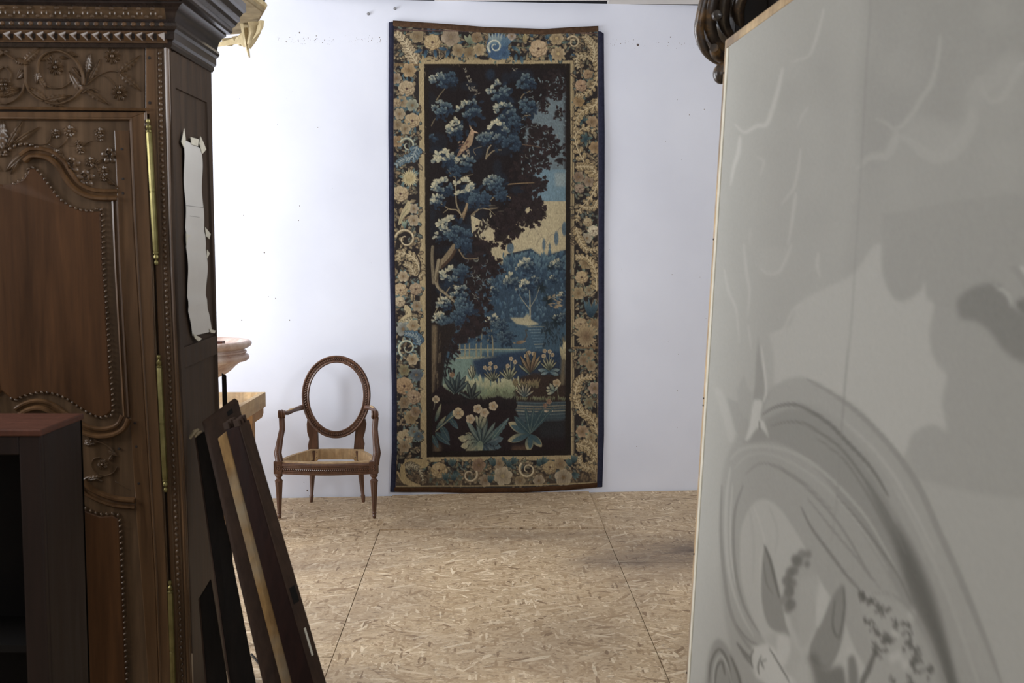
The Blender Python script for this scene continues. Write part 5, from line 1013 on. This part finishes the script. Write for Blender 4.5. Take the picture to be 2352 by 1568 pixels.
MB().prism([onY(x,y,4.62-.0031*(x-500)) for x,y in Dp],[onY(x,y,4.64-.0031*(x-500)) for x,y in Dp]).build('loose_lining',M['linen'],pad,0,bevel=.003)
# ------------------------------------------------------------------ dark cabinet in the left foreground
ZK=onY(92,986,2.7).z; XK=onY(92,986,2.7).x; YK0=2.7; YK1=2.965
kb=thing('dark_cabinet','low near-black open cabinet with a reddish brown top in the left foreground','cabinet',(XK-.35,2.83,0))
x0=XK-.74
MB().box(XK-.022,XK,YK0+.02,YK1,0,ZK-.016).build('side_panel',M['mahogany'],kb,0,bevel=.002); MB().box(x0,x0+.022,YK0+.02,YK1,0,ZK-.016).build('side_panel',M['mahogany'],kb,0,bevel=.002)
MB().box(x0,XK,YK1-.012,YK1,0,ZK-.016).build('back_panel',M['black'],kb,0); MB().box(x0-.004,XK+.004,YK0-.004,YK1+.004,ZK-.016,ZK).build('top',M['mahog_top'],kb,0,bevel=.003)
xs_=onY(46,1100,2.7).x; MB().box(xs_,XK,YK0,YK0+.02,0,ZK-.016).build('front_stile',M['mahogany'],kb,0,bevel=.003); MB().box(x0,x0+.06,YK0,YK0+.02,0,ZK-.016).build('front_stile',M['mahogany'],kb,0,bevel=.003)
MB().box(x0+.06,xs_,YK0,YK0+.02,ZK-.062,ZK-.016).build('front_rail',M['mahogany'],kb,0,bevel=.003); MB().box(x0+.06,xs_,YK0,YK0+.02,0,.09).build('front_rail',M['mahogany'],kb,0,bevel=.003)
for z in (.09,.55): MB().box(x0+.022,XK-.022,YK0+.03,YK1-.012,z-.018,z).build('shelf',M['black'],kb,0)
# ------------------------------------------------------------------ boards leaning on the armoire side
def board(name,label,top,lines,Yt,Yb,mats,group='old boards leaning against the armoire',dd=(.02,0,.045)):
    """top: photo points left, near corner, right; lines: photo x of the same three edges at row 1568"""
    yb=row0(Yb); T=[]; B=[]
    for (x,y),xb,dy in zip(top,lines,dd):
        T.append(onY(x,y,Yt+dy)); X=x+(xb-x)*(yb-y)/(1568-y); p=onY(X,yb,Yb+dy); B.append(Vec((p.x,p.y,0)))
    T.append(T[0]+T[2]-T[1]); B.append(B[0]+B[2]-B[1]); t=thing(name,label,'board',(B[0]+B[2])/2,group)
    idx=(0,1,2,3); o=MB().hexa([B[i] for i in idx],[T[i] for i in idx]).build('plank',mats,t,0,bevel=.003); return t,B,T
bA,BA,TA=board('wooden_post','dark squared post with comb joints cut in its top, rightmost of the leaning boards',((518,987),(549,979),(571,963)),(668,719,745),3.42,3.10,M['plank_red'])
# lighter right face and comb joint
mid=lambda a,b,t:a+(b-a)*t
nrm=(TA[2]-TA[1]).cross(BA[1]-TA[1]).normalized(); nrm=nrm if nrm.y<0 or nrm.x>0 else -nrm
MB().hexa([mid(BA[1],BA[2],.03)+nrm*.0,mid(BA[1],BA[2],.97),mid(BA[1],BA[2],.97)+nrm*.003,mid(BA[1],BA[2],.03)+nrm*.003],[mid(TA[1],TA[2],.03),mid(TA[1],TA[2],.97),mid(TA[1],TA[2],.97)+nrm*.003,mid(TA[1],TA[2],.03)+nrm*.003]).build('lighter_face',M['plank'],bA,0)
for k in range(6):
    a=mid(TA[0],TA[3],(k%3+.25)/3.3) if k<3 else mid(TA[1],TA[2],(k%3+.25)/3.3); u=(TA[2]-TA[1])*.09; w=(TA[0]-TA[1])*.2; up=(TA[1]-BA[1]).normalized()*.011
    MB().obox(a+up+(w*.6 if k>2 else -w*.6),u,w,up).build('comb_tooth',M['plank'],bA,0,bevel=.0015)
q=mid(TA[1],BA[1],.0); 
def onface(a0,a1,b0,b1,s,t): return mid(mid(a0,a1,s),mid(b0,b1,s),t)
def patch(th,name,mat,c4,s0,s1,t0,t1,h=.004,n=nrm):
    P=[onface(c4[0],c4[1],c4[2],c4[3],s,t) for s,t in ((s0,t0),(s1,t0),(s1,t1),(s0,t1))]; MB().prism([p-n*.002 for p in P],[p+n*h for p in P]).build(name,mat,th,0,bevel=.001)
c4=(TA[1],TA[2],BA[1],BA[2])
patch(bA,'mortise',M['black'],c4,.2,.75,.47,.515,.0035); patch(bA,'paint_smear',M['tape'],c4,.45,.62,.585,.66,.0036)  # the mortise is a black plate, recess shade put into its colour
bB,BB_,TB_=board('pale_board','narrow yellowish stripped board between two dark leaning boards',((499,1006),(519,990),(530,985)),(645,669,680),3.47,3.16,M['plank_pale'],dd=(.0,0.004,.012))
bC,BC_,TC_=board('mortised_board','brown framing board with a mortise in its top, behind the pale board',((463,967),(472,974),(548,919)),(602,612,705),3.535,3.24,M['plank'],dd=(.006,0,.05))
nC=(TC_[2]-TC_[1]).cross(BC_[1]-TC_[1]).normalized(); nC=nC if nC.y<0 else -nC
patch(bC,'mortise',M['black'],(TC_[1],TC_[2],BC_[1],BC_[2]),.62,.78,.008,.022,.001,nC)  # dark plate painted for the shade in the mortise, no hole cut
bD,BD_,TD_=board('dark_panel_board','long near-black board with a pale edge, nearest the armoire corner',((447,1004),(451,1006),(478,988)),(524,530,588),3.60,3.42,M['plank_dark'],dd=(.006,0,.02))
bE,BE_,TE_=board('short_board','short black board with a slanted top, lowest of the leaning boards',((456,1373),(459,1375),(486,1330)),(471,475,524),3.56,3.52,M['plank_dark'],dd=(.004,0,.02))
for bt,B4,T4 in ((bD,BD_,TD_),(bE,BE_,TE_)): MB().tube([mid(T4[1],T4[0],.5),mid(B4[1],B4[0],.5)+Vec((0,0,.01))],.0032,4).build('pale_edge',M['pine2'] if 0 else M['plank'],bt,0)
sc=thing('cloth_scrap','frayed greyish cloth scrap caught on top of the dark leaning board','cloth',onY(450,1003,3.6))
for (x,y),(x2,y2),r in (((440,1003),(455,986),.010),((448,1004),(462,990),.008),((436,1008),(448,996),.008)):
    a,b=onY(x,y,3.57),onY(x2,y2,3.59); MB().tube([a,(a+b)/2+Vec((0,-.006,.005)),b],[r*.5,r,r*.6],7,.7).build('frayed_strip',M['linen_grey'],sc)
st_=onY(515,856,4.25); tag(MB().hexa([(st_.x-.012,4.28,0),(st_.x+.007,4.28,0),(st_.x+.007,4.31,0),(st_.x-.012,4.31,0)],[onY(509,856,4.24),onY(520,862,4.24),onY(520,862,4.27),onY(509,856,4.27)]).build('narrow_slat',M['plank_dark'],None,0,bevel=.002),'thin black upright slat behind the armoire, in front of the marble basin','slat')
a,b=onZ(578,1502,.0055),onZ(616,1550,.0055); tag(MB().tube([a,mid(a,b,.3),mid(a,b,.7),b],.0045,6).build('seam_shadow',M['plank_dark'],None),'thin dark stick standing in for a seam shadow on the floor behind the leaning boards','streak')  # dark bar laid where a floor seam is only in shadow
# ------------------------------------------------------------------ work table with marble basin
cr=onY(610,900,6.55); ZT=cr.z; XT=cr.x
tb=thing('work_table','pale pine work table with a raised rim beside the chair','table',(XT-.5,6.1,0))
Y0,Y1,X0=5.68,6.55,XT-1.0
MB().box(X0+.03,XT-.03,Y0+.03,Y1-.03,ZT-.075,ZT-.055).build('table_top',M['pine'],tb,0)
for nme,b in (('rim',(XT-.03,XT,Y0,Y1)),('rim',(X0,X0+.03,Y0,Y1)),('rim',(X0+.03,XT-.03,Y0,Y0+.03)),('rim',(X0+.03,XT-.03,Y1-.03,Y1))): MB().box(b[0],b[1],b[2],b[3],ZT-.085,ZT).build(nme,M['pine'],tb,0,bevel=.002)
for x,y in ((XT-.105,Y1-.2),(XT-.105,Y0+.12),(X0+.08,Y1-.2),(X0+.08,Y0+.12)): MB().box(x,x+.07,y,y+.07,0,ZT-.075).build('leg',M['pine2'],tb,0,bevel=.002)
xx=XT-.04; MB().prism([(xx-.02,Y1-.30,ZT-.085),(xx-.02,Y1-.02,ZT-.085),(xx-.02,Y1-.02,ZT-.12),(xx-.02,Y1-.06,ZT-.14),(xx-.02,Y1-.3,ZT-.14)],[(xx+.03,Y1-.30,ZT-.085),(xx+.03,Y1-.02,ZT-.085),(xx+.03,Y1-.02,ZT-.12),(xx+.03,Y1-.06,ZT-.14),(xx+.03,Y1-.3,ZT-.14)]).build('bracket',M['pine2'],tb,0)
YBs=5.88; bc=onY(455,790,YBs); zr=bc.z; bs=thing('marble_basin','round pinkish marble basin with moulded rim, half hidden behind the armoire','basin',(bc.x,YBs,ZT-.055))
zb=ZT-.055-zr
MB().lathe((bc.x,YBs,zr),[(.001,zb),(.13,zb),(.13,zb+.02),(.075,zb+.04),(.055,zb+.10),(.075,-.185),(.10,-.176),(.135,-.160),(.165,-.140),(.19,-.114),(.205,-.095)],96).build('pedestal',M['marble'],bs,60)
prof=spl([(.19,-.115),(.212,-.098),(.226,-.090),(.246,-.088),(.258,-.078),(.260,-.066),(.252,-.056),(.240,-.052),(.243,-.047),(.247,-.042),(.244,-.036),(.236,-.031),(.238,-.026),(.254,-.020),(.268,-.010),(.273,.002),(.268,.012),(.254,.018),(.236,.014),(.215,.002),(.19,-.008),(.1,-.012),(.001,-.012)],3)
MB().lathe((bc.x,YBs,zr),prof,96).build('bowl',M['marble'],bs,70)
bp=onY(500,789,5.80); tag(MB().box(bp.x-.07,bp.x+.028,5.78,5.84,zr-.0115,zr+.022).build('wooden_block',M['mahog_top'],None,0,bevel=.003),'small reddish wooden block lying in the marble basin','block')
# ------------------------------------------------------------------ the chair
f1,f2=onZ(642,1190),onZ(860,1190); b1,b2=onZ(715,1153),onZ(835,1153)
ch=thing('oval_back_armchair','stripped oval-back wooden armchair frame without seat, standing by the white wall','chair',((f1+f2+b1+b2)/4))
zrt=onY(650,1058,f1.y).z; zrb=onY(650,1087,f1.y).z
def leg_front(f):
    h=zrb; pr=[(.0075,0),(.010,.004),(.0115,.018),(.0085,.024),(.012,.029),(.0125,.036),(.0095,.042)]
    m1=MB().lathe((f.x,f.y,0),pr,16).build('leg',M['chair'],ch)
    m2=MB(); m2.tube([(f.x,f.y,.040),(f.x,f.y,h*.5),(f.x,f.y,h-.045)],[.0115,.0165,.0215],48,star=.16,ns=10); m2.build('fluted_shaft',M['chair'],m1,60)
    MB().lathe((f.x,f.y,h-.047),[(.0215,0),(.023,.006),(.019,.012),(.013,.018),(.013,.024),(.019,.030),(.022,.036),(.02,.047)],20).build('collar',M['chair'],m1)
    bl=MB().obox((f.x,f.y,(zrt+zrb)/2),(.024,.0,0),(0,.024,0),(0,0,(zrt-zrb)/2)).build('corner_block',M['chair'],m1,0,bevel=.002)
    mb=MB(); 
    for k in range(8): a=k*PI/4; c=Vec((f.x+.011*math.cos(a),f.y-.0245,(zrt+zrb)/2+.011*math.sin(a))); mb.lathe(c,[(.005,0),(.004,.003),(.001,.004)],7,(0,-1,0))
    mb.lathe((f.x,f.y-.0245,(zrt+zrb)/2),[(.005,0),(.004,.004),(.001,.005)],8,(0,-1,0))
    FR=(zrt-zrb)/2*.8
    for a,b in ((-1,0),(1,0),(0,-1),(0,1)): mb.obox((f.x+a*.0205,f.y-.0245,(zrt+zrb)/2+b*FR),(.0018 if a else .0205,0,0),(0,.002,0),(0,0,.0018 if b else FR))
    mb.build('rosette',M['chair'],m1,40)
leg_front(f1); leg_front(f2)
for f,px in ((b1,719),(b2,824)):
    t=onY(px,1048,b1.y-.02); t=Vec((t.x,t.y,zrt-.01)); P=[Vec((f.x,f.y,0)),Vec((f.x,f.y,.006))+(t-f)*.0,mid(f,t,.13),mid(f,t,.15),mid(f,t,.5),t]; MB().tube(P,[.008,.010,.0135,.0105,.0165,.021],8,up=(0,1,0)).build('leg',M['chair'],ch,30)
def rail(P,prof,name,mat,n=1,parent=None):
    Q=[Vec(p) for p in P]; m=len(Q); S=[]
    for i in range(m): d=Q[min(m-1,i+1)]-Q[max(0,i-1)]; S.append(Vec((d.y,-d.x,0)).normalized())
    return MB().sweep(Q,S,[Vec((0,0,1))]*m,prof).build(name,mat,parent or ch,35)
def bow(a,b,out,n=18):
    a,b=Vec((a.x,a.y,0)),Vec((b.x,b.y,0)); d=b-a; s=Vec((d.y,-d.x,0)).normalized(); return [a+d*(i/n)+s*out*math.sin(PI*i/n) for i in range(n+1)]
hh=zrt-zrb
fp=bow(f1+Vec((.02,-.002,0)),f2+Vec((-.02,-.002,0)),.042)
fr=rail([(p.x,p.y,zrb) for p in fp],[(-.022,.004),(.012,.004),(.017,.0),(.020,.004),(.020,.012),(.0155,.015),(.0155,hh*.62),(.021,hh*.66),(.021,hh*.8),(.015,hh*.86),(.012,hh*.9),(-.022,hh*.9)],'front_rail',M['chair'])
rail([(p.x,p.y,zrt-hh*.12) for p in fp],[(-.024,.0),(.010,.0),(.008,hh*.10),(-.004,hh*.14),(-.024,hh*.12)],'raw_edge',M['raw'],parent=fr)
mb=MB(); 
Q=[Vec((p.x,p.y,zrb+hh*.40)) for p in bow(f1+Vec((.02,-.002,0)),f2+Vec((-.02,-.002,0)),.042,46)]
for i in range(1,len(Q)-1):
    d=(Q[i+1]-Q[i-1]).normalized(); s_=Vec((d.y,-d.x,0)); c=Q[i]+s_*.0155; ax=(d*.5+Vec((0,0,1))).normalized(); mb.tube([c-ax*.009,c-ax*.004+s_*.003,c+ax*.004+s_*.003,c+ax*.009],[.001,.0042,.0042,.001],6)
mb.build('carved_ribbon',M['chair'],fr,50,kind='stuff')
RP=[(-.013,.006),(.009,.006),(.009,hh-.004),(-.013,hh-.004)]
bl_,br_=onY(720,1040,b1.y-.01),onY(823,1040,b2.y-.01)
rail([(p.x,p.y,zrb) for p in bow(Vec((br_.x,br_.y,0)),Vec((bl_.x,bl_.y,0)),.012)],RP,'back_rail',M['raw'])
rail([(p.x,p.y,zrb) for p in bow(Vec((bl_.x,bl_.y,0)),f1+Vec((0,.02,0)),.022)],RP,'side_rail',M['raw']); rail([(p.x,p.y,zrb) for p in bow(f2+Vec((0,.02,0)),Vec((br_.x,br_.y,0)),.022)],RP,'side_rail',M['raw'])
# oval back
YO=b1.y-.01; oc=onY(772,911,YO); OU=Vec((1,.03,0)).normalized(); OV=Vec((0,.13,1)).normalized(); ON=OU.cross(OV)
rx,ry=.1835,.226; n=72; P=[];S=[];U_=[]
for i in range(n):
    a=2*PI*i/n; egg=1-.05*math.sin(a)*-1 if False else 1; k=rx*(1+.03*math.sin(a)); p=oc+OU*k*math.cos(a)+OV*ry*math.sin(a); P.append(p); S.append((OU*math.cos(a)*ry+OV*math.sin(a)*rx).normalized()); U_.append(ON)
ovp=[(-.022,-.012),(-.022,.006),(-.018,.010),(-.013,.008),(-.009,.006),(.007,.006),(.010,.012),(.016,.014),(.021,.008),(.022,-.012)]
ov=MB().sweep(P,S,U_,ovp,closed=True).build('oval_back',M['chair'],ch,35)
mb=MB(); n2=96
for i in range(n2):
    a=2*PI*i/n2; k=rx*(1+.03*math.sin(a)); p=oc+OU*k*math.cos(a)+OV*ry*math.sin(a); s_=(OU*math.cos(a)*ry+OV*math.sin(a)*rx).normalized(); t=ON.cross(s_); ax=(s_+t*.8).normalized(); c=p-s_*.001+ON*.006
    mb.tube([c-ax*.0085,c-ax*.004+ON*.003,c+ax*.004+ON*.003,c+ax*.0085],[.001,.0040,.0040,.001],6)
mb.build('carved_ribbon',M['chair'],ov,50,kind='stuff')
def slab(pts,Y,th,name,mat,par,bevel=.003,lean=0.):
    lo=[onY(x,y,Y-lean*(y-1000)/1000) for x,y in pts]; return MB().prism(lo,[p+Vec((0,th,0)) for p in lo]).build(name,mat,par,30,bevel=bevel)
slab([(706,960),(718,966),(729,982),(730,1000),(731,1034),(708,1034),(707,1022),(710,1008),(705,992),(704,974)],YO-.004,.026,'back_post',M['chair'],ch)
slab([(838,960),(826,966),(817,982),(815,1000),(812,1034),(835,1034),(837,1020),(834,1006),(838,992),(841,974)],YO-.004,.026,'back_post',M['chair'],ch)
for x0_,x1_ in ((709,732),(812,835)):
    o=slab([(x0_,1032),(x1_,1032),(x1_,1052),(x1_-4,1059),(x0_+4,1059),(x0_,1056)],YO-.02,.03,'post_foot',M['raw'],ch)
    mb=MB()
    for x,y in ((x0_+5,1038),(x1_-5,1038),(x0_+5,1050),(x1_-5,1050)): mb.lathe(onY(x,y,YO-.0205),[(.0022,-.001),(.002,.001)],6,(0,-1,0))
    mb.build('nail',M['iron'],o,kind='stuff')
# arms
def arm(sup,supr,armp,armr,pos):
    s=MB().tube([onY(*p) for p in sup],supr,10,up=(0,1,0)).build('arm_support',M['chair'],ch,50)
    mb=MB(); base=[onY(*p) for p in sup]
    for k in range(7):
        t=k/7; c=mid(base[0],base[1],t); mb.tube([c+Vec((-.007,-.015,0)),c+Vec((0,-.019,.012)),c+Vec((.006,-.014,.022))],[.001,.005,.001],6); mb.tube([c+Vec((.007,-.015,0)),c+Vec((0,-.019,.012)),c+Vec((-.006,-.014,.022))],[.001,.005,.001],6)
    mb.build('acanthus_carving',M['chair'],s,50)
    a=MB().tube([onY(*p) for p in armp],armr,10,flat=.8).build('arm',M['chair'],ch,50)
    AQ=[onY(*p) for p in armp[1:3]]; MB().tube([AQ[0]+Vec((0,0,armr[1]*.62)),mid(AQ[0],AQ[1],.5)+Vec((0,0,armr[1]*.72)),AQ[1]+Vec((0,0,armr[2]*.62))],[.007,.010,.008],8,flat=.5).build('stripped_top',M['raw'],a,50)
    c=onY(*pos); sc_=MB().lathe(c+Vec((-.021,0,0)),[(.001,0),(.021,.001),(.026,.008),(.021,.013),(.027,.018),(.027,.025),(.021,.030),(.022,.039),(.001,.042)],16,(1,.1,0),(0,0,1)); sc_.build('arm_scroll',M['chair'],a,40)
fy=f1.y
arm([(643,1066,fy),(638,1040,fy+.01),(643,1010,fy+.03),(648,985,fy+.06),(647,958,fy+.09)],[.023,.022,.018,.017,.017],[(649,948,fy+.08),(660,948,fy+.13),(676,941,fy+.22),(694,935,YO)],[.0145,.0165,.015,.021],(647,951,fy+.085))
arm([(861,1066,fy),(866,1040,fy+.01),(863,1010,fy+.03),(861,985,fy+.06),(863,958,fy+.09)],[.023,.022,.018,.017,.017],[(862,947,fy+.08),(859,941,fy+.16),(852,936,fy+.26),(842,935,YO)],[.0155,.015,.015,.020],(861,952,fy+.085))
# ------------------------------------------------------------------ the big grey picture on its stretcher
TP=onY(1667,93,3.2); near=Vec((.0546,-1,0)).normalized()
yb0=row0(3.2); xb0=1668+(1575-1668)*(yb0-95)/(1568-95); BP=onY(xb0,yb0,3.2); 
PF=Face(TP,near,TP-BP)   # normal: check it looks left, into the room
sgn=1 if PF.N.x<0 else -1
HP=(TP.z-.004)/PF.V.z; LP=2.45
pic=thing('grisaille_painting','huge unframed grey painting with clouds and an oval medallion, leaning at the right','painting',BP+near*1.2)
def pf(u,v,h): return PF.at(u,v,h*sgn)
gcv=paint_grisaille(.7)
nu,nv=330,420; uu=np.linspace(.046,LP,nu)**1.0; vv=np.linspace(-.022,-HP+.01,nv); Ug,Vg=np.meshgrid(uu,vv)
O,U3,V3,N3=[np.array(x) for x in (PF.O,PF.U,PF.V,PF.N)]
Pg=O+Ug[...,None]*U3+Vg[...,None]*V3+N3*sgn*.0
rel=Pg-np.array(EYE); dep=rel[...,1]*CP-rel[...,2]*SP; upc=rel[...,1]*SP+rel[...,2]*CP; PXg=1176+rel[...,0]/np.maximum(dep,.3)*FPX; PYg=784-upc/np.maximum(dep,.3)*FPX
dyed('painted_canvas',Pg,sample(gcv,PXg,PYg),M['picture'],pic)
def pbar(u0,u1,v0,v1,h0,h1,name,mat): MB().hexa([pf(u0,v0,h0),pf(u1,v0,h0),pf(u1,v0,h1),pf(u0,v0,h1)],[pf(u0,v1,h0),pf(u1,v1,h0),pf(u1,v1,h1),pf(u0,v1,h1)]).build(name,mat,pic,0,bevel=.0015)
pbar(0,.024,-HP,0,-.03,.0015,'stretcher_bar',M['pine']); pbar(.024,.047,-HP,-.026,-.03,.003,'canvas_edge',M['canvas_bare'])
pbar(.024,LP,-.024,0,-.03,.0015,'stretcher_bar',M['pine']); pbar(.02,LP,-HP,-HP+.03,-.03,.0005,'stretcher_bar',M['pine']); pbar(LP-.03,LP,-HP+.03,-.024,-.03,-.001,'stretcher_bar',M['pine']); pbar(.033,LP,-HP+.03,-.024,-.008,-.002,'canvas_back',M['linen'])
mb=MB()
for v in (-.09,-.55,-1.0,-1.02,-1.45,-1.8): mb.lathe(pf(.010,v,.0015),[(.003,-.001),(.0025,.002),(.001,.003)],8,PF.N*sgn)
mb.build('tack',M['iron'],pic,kind='stuff')
# ------------------------------------------------------------------ dark cabinet with carved gilt volute behind the picture
gc=thing('tall_black_cabinet','tall black cabinet with a carved worn-gilt volute, standing behind the grey painting','cabinet',(1.15,3.64,0))
MB().box(.82,1.5,3.38,3.9,0,2.62).build('carcass',M['backboard'],gc,0,bevel=.004)
for v,w,nme in (((1652,-45,1622,-10,1609,40,1606,75,1618,112,1640,136,1672,150),9,'volute_rib'),((1668,-40,1640,-10,1630,30,1631,65,1642,95,1666,118),13,'volute_rib'),((1700,-45,1668,-15,1660,25,1664,60,1680,86),13,'volute_rib'),((1722,-30,1700,0,1696,30,1702,60),12,'volute_rib'),((1640,110,1650,128,1680,140),11,'volute_rib')):
    P=[(v[i],v[i+1]) for i in range(0,len(v),2)]; Q=spl(P,5); m=len(Q); MB().tube([onY(x,y,3.66+.08*(i/m)) for i,(x,y) in enumerate(Q)],[w*.0018*(.5+.5*math.sin(PI*min(1,.15+.85*i/m))) for i in range(m)],12,up=(0,1,0)).build(nme,M['gilt'],gc,50)
c=onY(1672,48,3.78); MB().lathe(c+Vec((0,.1,0)),[(.001,-.16),(.05,-.15),(.085,-.09),(.088,0),(.05,.06),(.001,.08)],24,(0,1,0),(0,0,1)).build('volute_core',M['gilt'],gc)
c=onY(1648,35,3.6); mb=MB().lathe(c,[(.001,-.012),(.014,-.006),(.018,.004),(.014,.02)],12,(0,1,0),(0,0,1)); mb.build('volute_eye',M['gilt'],gc)
P=spl([(1680,150),(1664,156),(1655,167),(1655,179),(1664,185)],5); MB().tube([onY(x,y,3.68) for x,y in P],[.012+.012*math.sin(PI*i/(len(P)-1)) for i in range(len(P))],12,up=(0,1,0)).build('volute_tip',M['gilt'],gc,50)
a=onY(1700,60,3.75); MB().hexa([(a.x-.02,3.72,a.z-.1),(.83,3.72,a.z-.1),(.83,3.86,a.z-.1),(a.x-.02,3.86,a.z-.1)],[(a.x-.02,3.72,2.5),(.83,3.72,2.5),(.83,3.86,2.5),(a.x-.02,3.86,2.5)]).build('bracket_block',M['backboard'],gc,0)
